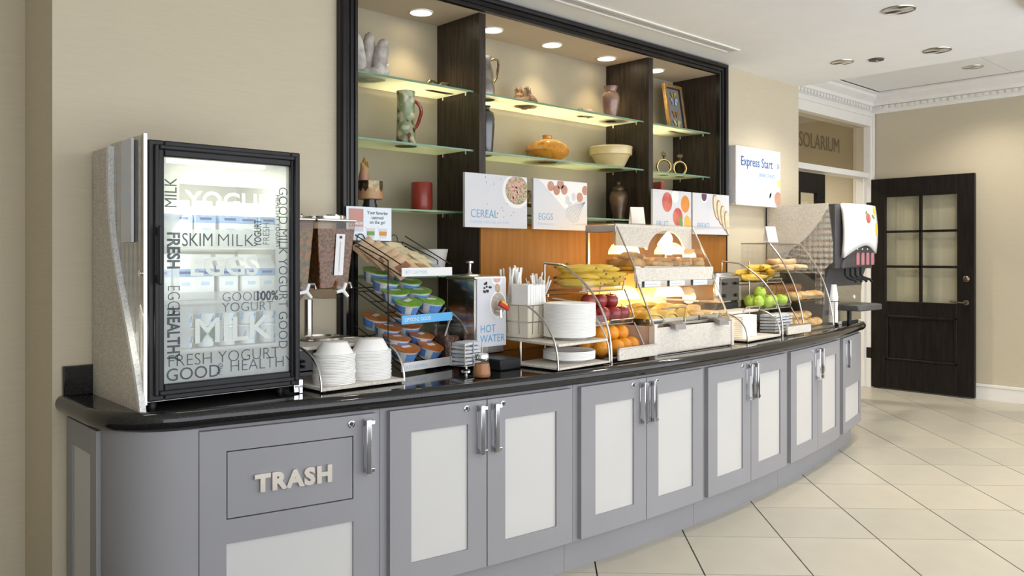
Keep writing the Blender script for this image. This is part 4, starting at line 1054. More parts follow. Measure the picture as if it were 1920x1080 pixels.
for i in range(15):
    k = [2, 0, 0, 1, 1, 0][i % 6] if i % 6 else 2
    col_ = i % 3; row_ = i//3
    x = (.055, .150, .245)[col_]+random.uniform(-.008, .008); y = .055+.050*row_
    k = 2 if col_ == 0 else (0 if col_ == 1 else 1)
    p = RM @ Vector((x, y, TIERS[2][0]+.022+y*SL*.8))
    rot = (Matrix.Rotation(R(RRZ), 3, 'Z') @ Matrix.Rotation(R(40 if col_ == 0 else 30)+random.uniform(-.12, .12), 3, 'X') @ Matrix.Rotation(R(-30 if col_ == 0 else 4)+random.uniform(-.10, .10), 3, 'Y') @ Matrix.Rotation(random.uniform(-.12, .12), 3, 'Z')).to_euler()
    if k not in seen: seen.add(k); protos[k].location = p; protos[k].rotation_euler = rot; protos[k]['label'] = PL[k]; protos[k]['group'] = 'oatmeal packets'
    else: dup(protos[k], p, rot, PL[k])
# sign clipped to the rack
sg_ = thing('oatmeal_sign', 'pale blue rounded sign about oatmeal on the go, clipped above the wire rack', 'sign', (1.900, 3.110, 1.428), 4)
mb = MB(); box('board', pm('sky_card', (.62, .74, .86), .4, scale=3, col2=(.74, .81, .88)), sg_, 0, .248, 0, .004, 0, .150, bevel=.002)
box('printed_red_panel', pm('print_rose', (.50, .25, .22), .5), sg_, .012, .090, -.0008, 0, .052, .140); box('printed_base', M_print_g, sg_, .012, .090, -.0010, 0, .040, .062)
text('QUAKER', .020, M_print_w, sg_, (.014, -.0016, .068), UPR, .0003, .0004, sx=.95)
for s_, z in (('Your favorite', .118), ('oatmeal', .097), ('on the go!', .076)): text(s_, .0215, M_ink, sg_, (.168, -.0008, z), UPR, .0003, 0, 'CENTER', sx=.98)
for x, m in ((.130, M_leafp), (.198, M_orp)):
    mb = MB().add([(x-.026, -.0008, .060), (x+.026, -.0008, .060), (x+.018, -.0008, .012), (x-.018, -.0008, .012)], [(0, 1, 2, 3)]); mb.build('printed_cup', M_print_g, sg_, smooth=0)
    box('printed_band', m, sg_, x-.021, x+.021, -.0014, 0, .024, .042); box('printed_lid', M_print_w, sg_, x-.029, x+.029, -.0016, 0, .056, .064)
# glass jar of dried fruit with spoons, shaker, creamer holder
def jar(lab, loc, rz=0):
    t = thing('fruit_jar', lab, 'jar', loc, rz)
    MB().box(-.046, .046, -.045, .045, 0, .175).build('glass', M_acryl, t, bevel=.012)
    MB().box(-.042, .042, -.041, .041, .006, .135).build('dried_fruit', pm('raisins', (.06, .028, .02), .5, scale=70, col2=(.16, .07, .05), bump=1., bscale=80), t, bevel=.01)
    ring_ = MB(); ring(ring_, -.049, .049, -.048, .048, .006, 0, .01); ring_.v = [(x, z, y+.170) for x, y, z in ring_.v]; ring_.build('rim', M_acryl, t)
    MB().tube([(-.02, 0, .12), (.02, .01, .19), (.075, .03, .245)], [.004, .004, .006], 8).build('spoon', M_steel, t)
    return t
jar('square glass jar of dark raisins with a spoon beside the hot water urn', (2.285, 2.895, C0), 5)
jar('square glass jar of dark dried fruit with a spoon behind the raisins jar', (2.335, 3.035, C0), 0)
sh = thing('cinnamon_shaker', 'small glass shaker of cinnamon with a chrome cap on the worktop', 'shaker', (2.165, 2.517, C0))
MB().lathe([(.033, 0), (.036, .004), (.037, .02), (.031, .055), (.028, .072), (.028, .074)], 24, capt=False).build('glass', M_acryl, sh)
MB().lathe([(.030, .003), (.0345, .008), (.035, .02), (.030, .055), (.029, .058)], 24).build('cinnamon', pm('cinnamon', (.36, .16, .06), .9, scale=60), sh)
MB().lathe([(.029, .072), (.030, .076), (.030, .090), (.027, .096), (.001, .098)], 24, capt=False).build('cap', M_chrome, sh)
hl = thing('packet_holder', 'low wire holder on a chrome stem for small clear packets', 'holder', (2.235, 2.700, C0), 8)
mb = MB()
for x in (-.055, .0, .055):
    for y in (-.042, .042): mb.tube([(x, y, .028), (x, y, .125)], .0018, 6)
for z in (.028, .075): mb.tube([(-.055, -.042, z), (.055, -.042, z), (.055, .042, z), (-.055, .042, z)], .002, 6, closed=True)
mb.build('wire_basket', M_wire, hl)
MB().lathe([(.022, 0), (.022, .004), (.006, .010), (.006, .026), (.03, .028)], 16).build('stem', M_chrome, hl)
M_pkt = pm('clear_packet', (.56, .585, .62), .25, var=.08, scale=40)
pk = MB().sheet(-.024, .024, -.038, .038, lambda x, y: .008+.006*(1-(x/.024)**4)*(1-(y/.038)**4), 6, 6, .010).build('seasoning_packet', M_pkt); tag(pk, 'x', 'packet')
def packet_block(base, rz, nx, nz, pitch, dz, lab, group, src, first):
    m = Matrix.Translation(base) @ Matrix.Rotation(R(rz), 4, 'Z')
    for k in range(nz):
        for i in range(nx):
            p = m @ Vector(((i-(nx-1)/2)*pitch, random.uniform(-.002, .002), k*dz)); rot = (random.uniform(-.06, .06), random.uniform(-.08, .08), R(rz)+random.uniform(-.04, .04))
            if first: src.location = p; src.rotation_euler = rot; src['label'] = lab; src['group'] = group; first = False
            else: dup(src, p, rot, lab)
packet_block((2.235, 2.700, C0+.034), 8, 2, 6, .052, .0165, 'small clear packet piled in the wire holder beside the cinnamon shaker', 'clear packets in the wire holder', pk, True)
# ------------------------------------------------------------------ hot water urn
hw = thing('hot_water_urn', 'stainless hot water dispenser with a printed HOT WATER panel and red tap', 'dispenser', (2.345, 2.775, C0), 2)
box('drip_base', M_blackp, hw, -.012, .115, -.175, .195, 0, .048, bevel=.006)
box('body', M_steelmirror, hw, 0, .185, 0, .19, .048, .392, bevel=.008)
box('top_rim', M_steel, hw, -.004, .189, -.004, .194, .386, .400, bevel=.004)
MB().lathe([(.05, .400), (.05, .406), (.012, .410), (.006, .420), (.006, .455), (.018, .458), (.018, .466), (.001, .468)], 20, (.07, .11, 0), capt=False).build('lid_knob', M_steel, hw)
pn = box('front_panel', pm('sign_board', (.60, .615, .655)), hw, .004, .183, -.012, -.001, .085, .390, bevel=.002)
text('HOT', .048, M_blueink, pn, (.022, -.0126, .150), UPR, .0003, 0, sx=.92); text('WATER', .048, M_blueink, pn, (.022, -.0126, .105), UPR, .0003, 0, sx=.92)
CW = (.006, .181, .087, .388)
dsc(pn, 'printed_bowl', M_print_w, .130, .270, .052, .062, -.0127, 0, CW, 30); dsc(pn, 'printed_oats', pm('print_oats', (.50, .46, .38), .5, scale=90, col2=(.32, .28, .22)), .132, .272, .043, .052, -.0131, 0, CW, 30)
dsc(pn, 'printed_cup', M_print_w, .125, .380, .032, .022, -.0127, 0, CW); dsc(pn, 'printed_cup_fill', M_pinkp, .125, .384, .022, .014, -.0131, 0, CW); dsc(pn, 'printed_spoon', pm('print_wood', (.45, .33, .20), .5), .128, .345, .016, .020, -.0127, .4, CW)
for k in range(12):
    rr = random.Random(k+90); dsc(pn, 'printed_berry', M_ink, .04+rr.uniform(0, .05), .325+rr.uniform(0, .05), .0065, .0055, -.0128, 0, CW, 10)
MB().tube([(.115, -.012, .245), (.115, -.05, .245), (.115, -.05, .215)], .009, 10).build('tap', M_steel, hw)
tp = MB().obox((.120, -.062, .268), (.030, .010, .012), Matrix.Rotation(R(28), 3, 'Y')).build('tap_handle', pm('red_handle', (.50, .03, .02), .4), hw, bevel=.004)
MB().obox((.116, -.066, .280), (.020, .008, .005), Matrix.Rotation(R(28), 3, 'Y')).build('handle_cap', pm('yellow_handle', (.75, .42, .03), .4), tp, bevel=.002)
# ------------------------------------------------------------------ plate stand with cutlery
PX, PY, PRZ = 2.508, 2.412, 4
PM = Matrix.Translation((PX, PY, C0)) @ Matrix.Rotation(R(PRZ), 4, 'Z')
ps = thing('plate_stand', 'two-level stone-coloured stand with curved chrome rails carrying white plates', 'stand', (PX, PY, C0), PRZ)
PW = .350
box('base_plate', M_stoneL, ps, 0, PW, 0, .28, .006, .016, bevel=.002)
for x in (.02, PW-.02):
    for y in (.02, .26):
        o = MB().lathe([(.009, 0), (.009, .0065)], 10).build('foot', M_blackp, ps); o.location = (x, y, 0)
MB().prism([(0, .005), (PW, .005), (PW, .47), (.085, .47), (.045, .24)], 'z', .104, .116).build('upper_shelf', M_stoneL, ps, bevel=.003)
arch_sides(ps, -.006, qarc((.004, .006), (.0, .20), (.19, .275)), .0048); arch_sides(ps, PW+.006, qarc((.004, .006), (.0, .20), (.20, .275)) + [(.34, .285)], .0048)
for x in (.04, PW-.04): MB().tube([(x, .26, .012), (x, .26, .108)], .004, 8).build('rear_post', M_wire, ps)
def plate(r):
    o = MB().lathe([(r*.62, 0), (r*.64, .001), (r*.74, .010), (r*.97, .0140), (r, .0143), (r, .0193), (r*.985, .0200), (r*.74, .0125), (r*.60, .003), (.001, .003)], 40, capt=False).build('foam_plate', M_foam)
    return tag(o, 'x', 'plate')
p1 = plate(.118); q = PM @ Vector((.225, .130, .1165)); stack(p1, 24, q, .0062, 'foam plates on the stand', 'white foam plate in the tall pile on the upper shelf of the plate stand', .001)
p2 = plate(.118); q = PM @ Vector((.222, .130, .0165)); stack(p2, 6, q, .0062, 'foam plates on the stand', 'white foam plate in the short pile on the base of the plate stand', .001)
# cutlery bins in a wire cradle on the back of the upper shelf, left side
cb = thing('cutlery_bin', 'cream plastic cutlery bin held in a wire cradle beside the plates', 'bin', PM @ Vector((.062, .232, .117)), PRZ)
taper(MB(), .062, .105, .072, .115, .0, .150, .072, .115).build('bin', M_cream, cb, bevel=.008)
mb = MB()
for z, g_ in ((.075, .0695), (.150, .0745)):
    mb.tube([(.072+sx*g_, .115+sy*(g_+.043), z) for sx, sy in ((-1, -1), (1, -1), (1, 1), (-1, 1))], .0025, 6, closed=True)
for sx in (-.6, 0, .6):
    mb.tube([(.072+sx*.064, .115-.107, .02), (.072+sx*.075, .115-.118, .152)], .002, 6); 
for sy in (-.5, .2, .7): mb.tube([(.072-.064, .115+sy*.10, .02), (.072-.0755, .115+sy*.11, .152)], .002, 6)
mb.build('wire_cradle', M_wire, cb)
nk = thing('napkin_block', 'upright block of folded white napkins standing in the cutlery bin', 'napkins', PM @ Vector((.070, .244, .262)), PRZ)
M_nap = pm('white_napkin', (.86, .855, .84), .85, var=.03, scale=12, stretch=(60, 1, 1))
for i in range(12):
    MB().box(.002+i*.0098, .0108+i*.0098, .0+random.uniform(0, .004), .105, 0, .098+random.uniform(-.004, .003)).build('napkin', M_nap, nk, bevel=.002)
M_cut = pm('white_cutlery', (.84, .84, .83), .3, var=.02)
def cutlery(kind):
    """plastic fork / knife / spoon with its handle up, 16 cm long"""
    h = MB().tube([(0, 0, 0), (0, .001, .05), (0, 0, .110), (0, -.003, .150), (0, -.004, .158)], [.0035, .0035, .0045, .0062, .0042], 8, flat=.45)
    if kind == 'spoon': h.blob((0, 0, -.018), (.014, .004, .022), 10, 6)
    elif kind == 'fork':
        h.box(-.010, .010, -.0015, .0015, -.016, .002)
        for x in (-.008, -.0027, .0027, .008): h.box(x-.0015, x+.0015, -.0012, .0012, -.040, -.014)
    else: h.box(-.006, .008, -.001, .001, -.06, .002)
    return tag(h.build('plastic_'+kind, M_cut), 'x', kind)
def bunch(src, n, base, spread, lean, lab, group, rz0=0.):
    for i in range(n):
        a = 2*PI*i/n*2.4; rr = spread*math.sqrt((i+.5)/n)
        p = Vector(base) + Vector((rr*math.cos(a), rr*math.sin(a), random.uniform(-.018, .014)))
        rot = (-lean*math.sin(a)*(rr/spread)+random.uniform(-.05, .05), lean*math.cos(a)*(rr/spread)+random.uniform(-.05, .05), random.uniform(0, 6))
        if i == 0: src.location = p; src.rotation_euler = rot; src['label'] = lab; src['group'] = group
        else: dup(src, p, rot, lab)
bunch(cutlery('knife'), 26, PM @ Vector((.150, .405, .275)), .045, .16, 'white plastic knife standing upright in the bunch behind the napkins', 'plastic cutlery')
bx_ = thing('cup_riser', 'low steel block under the clear cutlery cup', 'riser', PM @ Vector((.285, .375, .117)), PRZ); box('block', M_steel, bx_, -.045, .045, -.045, .045, 0, .0425, bevel=.003)
cup_ = thing('cutlery_cup', 'clear ribbed cup of white plastic cutlery beside the tall plate pile', 'cup', PM @ Vector((.285, .375, .160)))
MB().lathe([(.040, 0), (.042, .003), (.056, .150), (.053, .150), (.039, .006), (.001, .006)], 26, capt=False).build('cup', M_acryl, cup_)
cb0 = PM @ Vector((.285, .375, .235))
bunch(cutlery('spoon'), 16, cb0, .030, .42, 'white plastic spoon leaning in the clear cup beside the plates', 'plastic cutlery')
bunch(cutlery('fork'), 8, cb0 + Vector((.004, .004, .01)), .024, .30, 'white plastic fork leaning in the clear cup beside the plates', 'plastic cutlery')

# ------------------------------------------------------------------ tiered fruit racks
def fruit_rack(lab, loc, rz, wdt):
    t = thing('fruit_rack', lab, 'rack', loc, rz, 'curved fruit racks')
    sweep = qarc((.010, .0), (.0, .30), (.30, .445), 14) + [(.42, .455)]
    MB().tube([(0, y, z) for y, z in sweep], .0055, 8).build('side_arch', M_wire, t)
    for y0_, z0_, y1_, z1_ in ((.185, .325, .125, .185), (.125, .160, .055, .035)): MB().tube([(wdt, y0_, z0_), (wdt, y0_-.030, (z0_+z1_)/2+.01), (wdt, y1_, z1_)], .0045, 8).build('side_strut', M_wire, t)
    for x in (0, wdt):
        MB().tube([(x, .42, 0), (x, .42, .455)], .005, 8).build('rear_post', M_wire, t)
    for y, z in ((.42, .03), (.42, .30)): MB().tube([(0, y, z), (wdt, y, z)], .004, 8).build('cross_bar', M_wire, t)
    for k, (y0, z, dp) in enumerate(((.05, .015, .30), (.125, .165, .20), (.185, .325, .235))):
        tr = bpy.data.objects.new('acrylic_tray', None)
        bpy.data.objects.remove(tr)
        mb = MB()
        mb.box(.008, wdt-.008, y0, y0+dp, z, z+.004); mb.box(.008, wdt-.008, y0, y0+.004, z, z+.045); mb.box(.008, wdt-.008, y0+dp-.004, y0+dp, z, z+.045)
        mb.box(.008, .012, y0, y0+dp, z, z+.045); mb.box(wdt-.012, wdt-.008, y0, y0+dp, z, z+.045)
        mb.build('acrylic_tray', M_acryl, t)
        for yr_ in (y0+.01, y0+dp): MB().tube([(0, yr_, z-.004), (wdt, yr_, z-.004)], .004, 8).build('tray_rail', M_wire, t)
        MB().tube([(wdt*.38, y0-.008, z+.002), (wdt*.38, y0-.012, z+.018), (wdt*.92, y0-.012, z+.018), (wdt*.92, y0-.008, z+.002)], .003, 6).build('tag_wire', M_wire, t)
    box('front_strip', M_stoneL, t, .03, wdt-.005, -.012, .0, .010, .062, bevel=.002)
    box('strip_cap', M_steel, t, .03, wdt-.005, -.014, .002, .062, .068)
    return t, (Matrix.Translation(loc) @ Matrix.Rotation(R(rz), 4, 'Z'))
r1, M1 = fruit_rack('curved wire fruit rack holding bananas, red apples and oranges', (2.884, 2.436, C0), 3, .335)
r2, M2 = fruit_rack('curved wire fruit rack holding bananas, green apples and clear packets', (4.590, 2.535, C0), 3, .355)
M_banana = pm('banana_skin', (.68, .47, .06), .5, scale=16, col2=(.56, .40, .07), lo=.3, hi=.5)
M_bananag = pm('banana_skin_ripe', (.66, .43, .05), .5, scale=28, col2=(.52, .30, .04), lo=.3, hi=.45)
M_stem = pm('banana_stem', (.20, .15, .05), .7)
def banana(m):
    t = thing('banana', 'x', 'banana'); t.scale = (1.22, 1.22, 1.22); n = 12; pts = []; rs = []
    for i in range(n+1):
        a = R(-38+76*i/n); pts.append((.145*math.sin(a), 0, -.145*math.cos(a)+.145)); f_ = i/n
        rs.append(.0185*min(1, (.30+2.6*f_) if f_ < .27 else 1, (.25+3.2*(1-f_)) if f_ > .77 else 1))
    MB().tube(pts, rs, 7).build('peel', m, t, smooth=50)
    a = Vector(pts[-1]); MB().tube([a, a+Vector((.014, 0, .012)), a+Vector((.026, 0, .026))], [.006, .005, .0055], 6).build('stem', M_stem, t)
    b = Vector(pts[0]); MB().tube([b, b+Vector((-.006, 0, .004))], [.005, .003], 6).build('tip', M_stem, t)
    return t
def spread(src, places, lab, group):
    for i, (p, rot) in enumerate(places):
        if i == 0: src.location = p; src.rotation_euler = rot; src['label'] = lab; src['group'] = group
        else: dup(src, p, rot, lab)
rnd = random.Random(21)
def banana_pile(M, wdt, y0, z0, rows, rz_extra=0.):
    out = []
    for lv, cnt in enumerate(rows):
        for i in range(cnt):
            x = wdt*(.16+.68*(i+.5*(lv % 2))/max(1, cnt-1+.5)); y = y0+rnd.uniform(-.006, .006)
            p = M @ Vector((x, y+.01*lv, z0+.022+lv*.034))
            base = M.to_3x3()
            rot = (base @ Matrix.Rotation(R(-97+rz_extra)+rnd.uniform(-.25, .25), 3, 'Z') @ Matrix.Rotation(R(rnd.uniform(60, 105)), 3, 'X')).to_euler()
            out.append((p, rot))
    return out
spread(banana(M_banana), banana_pile(M1, .335, .270, .336, (6, 5, 4), 200), 'yellow banana heaped on the top tray over the red apples', 'bananas')
pl2 = []
for lv, (x, y, a, xt) in enumerate(((.10, .26, -10, 80), (.22, .27, 5, 85), (.28, .245, 30, 80), (.08, .30, -5, 95), (.19, .30, 12, 90), (.27, .225, 40, 75), (.15, .255, 0, 85), (.24, .25, 22, 82))):
    p = M2 @ Vector((x-.028, y, .332+.022+(lv//3)*.030)); pl2.append((p, (M2.to_3x3() @ Matrix.Rotation(R(a-10), 3, 'Z') @ Matrix.Rotation(R(xt), 3, 'X')).to_euler()))
spread(banana(M_bananag), pl2, 'yellow banana on the top tray over the green apples', 'bananas')
def apple(m, nm):
    t = thing(nm, 'x', 'apple' if 'apple' in nm else 'orange')
    if 'apple' in nm:
        MB().lathe([(.006, .010), (.016, .003), (.026, .006), (.036, .022), (.0405, .040), (.037, .058), (.026, .070), (.014, .071), (.005, .063)], 22, sx=1, sy=.97).build('fruit', m, t)
        MB().tube([(0, 0, .060), (.003, 0, .074), (.008, 0, .084)], [.002, .0018, .0022], 6).build('stalk', M_stem, t)
    else:
        MB().blob((0, 0, .0385), (.040, .040, .0385), 22, 14).build('fruit', m, t); MB().lathe([(.004, .0765), (.003, .0785), (.001, .079)], 8).build('stalk', M_stem, t)
    return t
def pile(M, spots, jit=.25): return [(M @ Vector(s), (rnd.uniform(-jit, jit), rnd.uniform(-jit, jit), rnd.uniform(0, 6))) for s in spots]
M_redap = pm('red_apple_skin', (.20, .012, .02), .25, scale=14, col2=(.34, .03, .03), coat=.3); M_grap = pm('green_apple_skin', (.30, .48, .03), .28, scale=14, col2=(.40, .56, .07), coat=.3); M_oran = pm('orange_peel', (.80, .33, .015), .4, scale=16, col2=(.72, .26, .01), bump=.15, bscale=140)
zt = .170
spread(apple(M_redap, 'red_apple'), pile(M1, [(.055, .18, zt), (.14, .175, zt), (.225, .18, zt), (.295, .175, zt), (.055, .265, zt), (.14, .265, zt), (.225, .265, zt), (.10, .22, zt+.062), (.185, .22, zt+.062), (.265, .225, zt+.060)]), 'dark red apple on the middle tray under the bananas', 'red apples')
spread(apple(M_grap, 'green_apple'), pile(M2, [(.055, .18, zt), (.14, .17, zt), (.225, .18, zt), (.305, .175, zt), (.055, .262, zt), (.14, .262, zt), (.225, .262, zt), (.10, .225, zt+.055)], .5), 'shiny green apple on the middle tray under the bananas', 'green apples')
zo = .020
spread(apple(M_oran, 'orange'), pile(M1, [(.055, .10, zo), (.14, .10, zo), (.225, .10, zo), (.29, .105, zo), (.055, .185, zo), (.14, .185, zo), (.225, .185, zo), (.29, .185, zo), (.10, .145, zo+.060), (.18, .145, zo+.060), (.255, .148, zo+.058), (.10, .22, zo+.060), (.18, .22, zo+.060)], .3), 'shiny orange in the pile on the bottom tray of the fruit rack', 'oranges')
pk2 = MB().sheet(-.026, .026, -.05, .05, lambda x, y: .009+.006*(1-(x/.026)**4)*(1-(y/.05)**4), 6, 6, .011).build('seasoning_packet', M_pkt); tag(pk2, 'x', 'packet')
packet_block(M2 @ Vector((.165, .13, .022)), 6, 5, 6, .054, .0185, 'clear packet in the neat pile on the bottom tray under the green apples', 'clear packets under the green apples', pk2, True)
# ------------------------------------------------------------------ heated pastry case
KX, KY = 3.250, 2.478
kc = thing('pastry_case', 'two-tier heated glass pastry case with speckled stone front and glowing lamps', 'display case', (KX, KY, C0), 1)
KW, KD = .70, .45
box('front_panel', M_stoneL, kc, .012, KW-.012, 0, .014, .008, .136, bevel=.002)
box('base', M_steel, kc, 0, KW, .010, KD, .0, .030, bevel=.003)
M_peach = pm('peach_laminate', (.70, .52, .40), .5, var=.02)
for x in (0, KW-.012): box('side_panel', M_stoneL if x else M_peach, kc, x, x+.012, .0, KD, .008, .142, bevel=.002)
box('corner_post', pm('pale_aluminium', (.72, .66, .60), .4), kc, -.012, .012, -.006, .03, 0, .145, bevel=.003)
box('corner_post', MATS['pale_aluminium'], kc, KW-.012, KW+.012, -.006, .03, 0, .145, bevel=.003)
def slant(name, y0, z0, y1, z1, m=M_acryl, x0=.012, x1=KW-.012, t=.004):
    return MB().prism([(y0, z0), (y0+t, z0), (y1+t, z1), (y1, z1)], 'x', x0, x1).build(name, m, kc)
slant('lower_glass', .006, .136, .105, .350); slant('upper_glass', .130, .430, .245, .640)
M_tintside = thin_glass('amber_side_glass', (.98, .94, .86), .04)
for x in (.004, KW-.008):
    MB().prism([(.012, .14), (KD, .14), (KD, .65), (.25, .64), (.13, .42), (.115, .36)], 'x', x, x+.004).build('side_glass', M_tintside, kc)
    mb = MB().tube([(x+.002, .010, .14), (x+.002, .112, .36), (x+.002, .130, .43), (x+.002, .248, .645)], .0045, 8); mb.build('edge_rod', M_steel, kc)
box('upper_front', M_stoneL, kc, .0, KW, .118, .130, .362, .430, bevel=.002)
strip = box('label_rail', M_steel, kc, .0, KW+.01, .110, .122, .330, .362, bevel=.002)
for i in range(3):
    x = .055+i*.215; cdx = box('price_card', M_print_w, strip, x, x+.135, .106, .110, .334, .360); box('printed_line', M_lightblue, cdx, x+.012, x+.105, .1054, .106, .344, .350)
    box('card_clip', M_blackp, strip, x-.012, x-.002, .105, .112, .332, .362)
box('upper_shelf', M_steelmirror, kc, .010, KW-.010, .130, KD-.01, .402, .414); box('lower_deck', M_steelmirror, kc, .012, KW-.012, .02, KD-.01, .142, .152)
# arched stone back board below the top
arch = [(.015, .395+.10), (.015, .650), (KW-.015, .650), (KW-.015, .545)]
ar = [(.50-.0+.0+.14*math.cos(R(a)), .470+.125*math.sin(R(a))) for a in range(0, 181, 12)]
arch = [(.010, .545), (.010, .655), (KW-.010, .655), (KW-.010, .530), (.640, .530)] + [(.45+.175*math.cos(R(a)), .500+.130*math.sin(R(a))) for a in range(10, 171, 10)] + [(.262, .535)]
MB().prism(arch, 'y', .255, .267).build('arched_board', M_stoneL, kc, smooth=0)
box('back_panel', pm('amber_back', (.55, .33, .10), .5, scale=6), kc, .012, KW-.012, KD-.012, KD, .152, .402)
box('rear_bar', M_steel, kc, .012, KW-.012, KD-.02, KD-.006, .62, .65); box('hinge_bracket', M_steel, kc, -.004, .012, .245, KD, .612, .652, bevel=.003)
box('rear_post', M_steel, kc, 0, .016, KD-.016, KD, 0, .652); box('rear_post', M_steel, kc, KW-.016, KW, KD-.016, KD, 0, .652)
tp_ = box('glass_top', M_acryl, kc, -.005, 1.14, .24, KD+.10, .656, .661)
M_heat = glow('heat_lamp_glass', (1, .88, .62), 7)
for tier, z in ((1, .500), (0, .262)):
    for x in (.19, .60):
        lm = MB().lathe([(.085, 0), (.082, .020), (.066, .048), (.040, .064), (.001, .070)], 26, (x, .345, z), capb=False, capt=False).build('lamp_dome', thin_glass('amber_dome', (1, .93, .78), .05, film=.3, filmcol=(1, .95, .85)), kc)
        MB().blob((x, .345, z+.022), (.038, .038, .026), 16, 10).build('bulb', M_heat, lm)
        MB().tube([(x, .345, z+.070), (x, .345, (.645 if tier else .402))], .006, 8).build('lamp_stem', M_steel, lm)
        l = bpy.data.lights.new('heat_lamp', 'POINT'); l.energy = 3.6; l.color = (1, .82, .50); l.shadow_soft_size = .04
        o = bpy.data.objects.new('heat_lamp', l); COL.objects.link(o); o.location = (KX+x, KY+.345, C0+z-.012)
mb = MB(); 
for x in (.165, .565):
    tg = MB().prism([(-.034, .150), (.004, .160), (.004, .150), (-.030, .122), (-.036, .122)], 'x', x-.045, x+.045); tg.build('tag_holder', pm('grey_bracket', (.30, .28, .27), .35, metal=.6), kc)
MB().tube([(.535, .02, .138), (.535, .02, .205), (.60, .02, .205), (.60, .02, .138)], .004, 8).build('door_pull', M_acryl, kc)
MB().tube([(.12, .045, .225), (.32, .045, .225), (.32, .045, .14)], .004, 8).build('door_frame', M_steel, kc)
KM = Matrix.Translation((KX, KY, C0)) @ Matrix.Rotation(R(1), 4, 'Z')
def tray(lab, x0, x1, y0, y1, z):
    t = thing('food_tray', lab, 'tray', KM @ Vector((0, 0, z)), 1)
    mb = MB(); mb.box(x0, x1, y0, y1, 0, .004); ring_ = MB(); 
    for a in ((x0, x1, y0, y0+.004), (x0, x1, y1-.004, y1), (x0, x0+.004, y0, y1), (x1-.004, x1, y0, y1)): mb.box(*a, 0, .022)
    mb.build('pan', M_steelmirror, t); return t
tray('steel tray of filled pastries on the upper tier of the heated case', .02, KW-.02, .15, .40, .415)
tray('steel tray of yellow folded eggs on the lower tier of the heated case', .02, .45, .05, .38, .153)
tray('steel tray of biscuits on the lower tier of the heated case', .46, KW-.02, .05, .38, .153)
M_past = pm('pastry_crust', (.60, .36, .12), .5, scale=25, col2=(.36, .17, .05), coat=.2); M_past2 = pm('icing_pastry', (.74, .54, .26), .45, scale=26, col2=(.50, .28, .09)); M_jam = pm('red_jam', (.26, .025, .01), .25)
def danish(m, fill):
    t = thing('danish_pastry', 'x', 'pastry'); t.scale = (1.15, 1.15, 1.35)
    MB().blob((0, 0, .018), (.050, .042, .020), 16, 8, .10, 5).build('dough', m, t); MB().blob((0, 0, .034), (.024, .020, .010), 12, 6, .1, 2).build('filling', fill, t)
    MB().tube([(.036*math.cos(a), .030*math.sin(a), .032) for a in [2*PI*k/14 for k in range(14)]], .010, 7, closed=True).build('rolled_edge', m, t)
    return t
def croissant():
    t = thing('croissant', 'x', 'croissant'); t.scale = (1.15, 1.15, 1.3)
    pts = [(.055*math.sin(R(a)), .055*math.cos(R(a))-.03, .020) for a in range(-85, 86, 17)]
    rs = [.007+.019*math.sin(PI*i/10)*(1 if i % 2 else .88) for i in range(11)]
    MB().tube(pts, rs, 10).build('dough', M_past, t); return t
pa = [(KM @ Vector((x, y, .423)), (rnd.uniform(-.1, .1), rnd.uniform(-.1, .1), rnd.uniform(0, 6))) for x, y in ((.33, .20), (.44, .205), (.55, .21), (.64, .20), (.34, .31), (.55, .32))]
spread(danish(M_past, M_jam), pa, 'golden danish pastry with red jam on the upper heated tray', 'hot pastries')
pa = [(KM @ Vector((x, y, .423)), (rnd.uniform(-.1, .1), rnd.uniform(-.1, .1), rnd.uniform(0, 6))) for x, y in ((.44, .31), (.64, .31), (.49, .26))]
spread(danish(M_past2, M_past2), pa, 'pale iced pastry on the upper heated tray', 'hot pastries')
pa = [(KM @ Vector((x, y, z)), (rnd.uniform(-.15, .15), rnd.uniform(-.15, .15), rnd.uniform(0, 6))) for x, y, z in ((.08, .20, .423), (.17, .20, .423), (.25, .21, .423), (.09, .30, .423), (.18, .31, .423), (.13, .25, .456), (.25, .30, .426))]
spread(croissant(), pa, 'golden croissant on the upper heated tray', 'hot croissants')
M_eggf = pm('folded_egg', (.80, .60, .16), .45, scale=18, col2=(.70, .46, .08))
def omelette():
    t = thing('folded_egg', 'x', 'omelette'); t.scale = (1.08, 1.08, 1.2)
    MB().sheet(-.06, .06, -.045, .045, lambda x, y: .026*(1-(x/.06)**4)*(1-(y/.046)**4)+.012+.003*math.sin(x*70), 10, 8, .014).build('egg', M_eggf, t)
    MB().sheet(-.058, .058, -.047, .02, lambda x, y: .030*(1-(x/.06)**4)*(1-((y+.01)/.05)**4)+.014, 10, 6, .004).build('fold', M_eggf, t); return t
pa = [(KM @ Vector((x, y, z)), (rnd.uniform(-.1, .1), rnd.uniform(-.1, .1), rnd.uniform(-.5, .5))) for x, y, z in ((.09, .11, .158), (.22, .11, .158), (.36, .11, .158), (.09, .21, .158), (.22, .21, .158), (.36, .21, .158), (.10, .31, .158), (.24, .31, .158), (.37, .31, .158), (.16, .16, .158), (.30, .16, .190), (.16, .26, .190), (.30, .26, .190))]
spread(omelette(), pa, 'yellow folded egg omelette on the lower heated tray', 'folded eggs')
M_bisc = pm('biscuit', (.76, .58, .30), .7, scale=30, col2=(.60, .38, .14))
def biscuit():
    t = thing('biscuit', 'x', 'biscuit'); MB().lathe([(.034, 0), (.038, .006), (.037, .022), (.032, .030), (.001, .033)], 20, capt=False).build('bun', M_bisc, t); return t
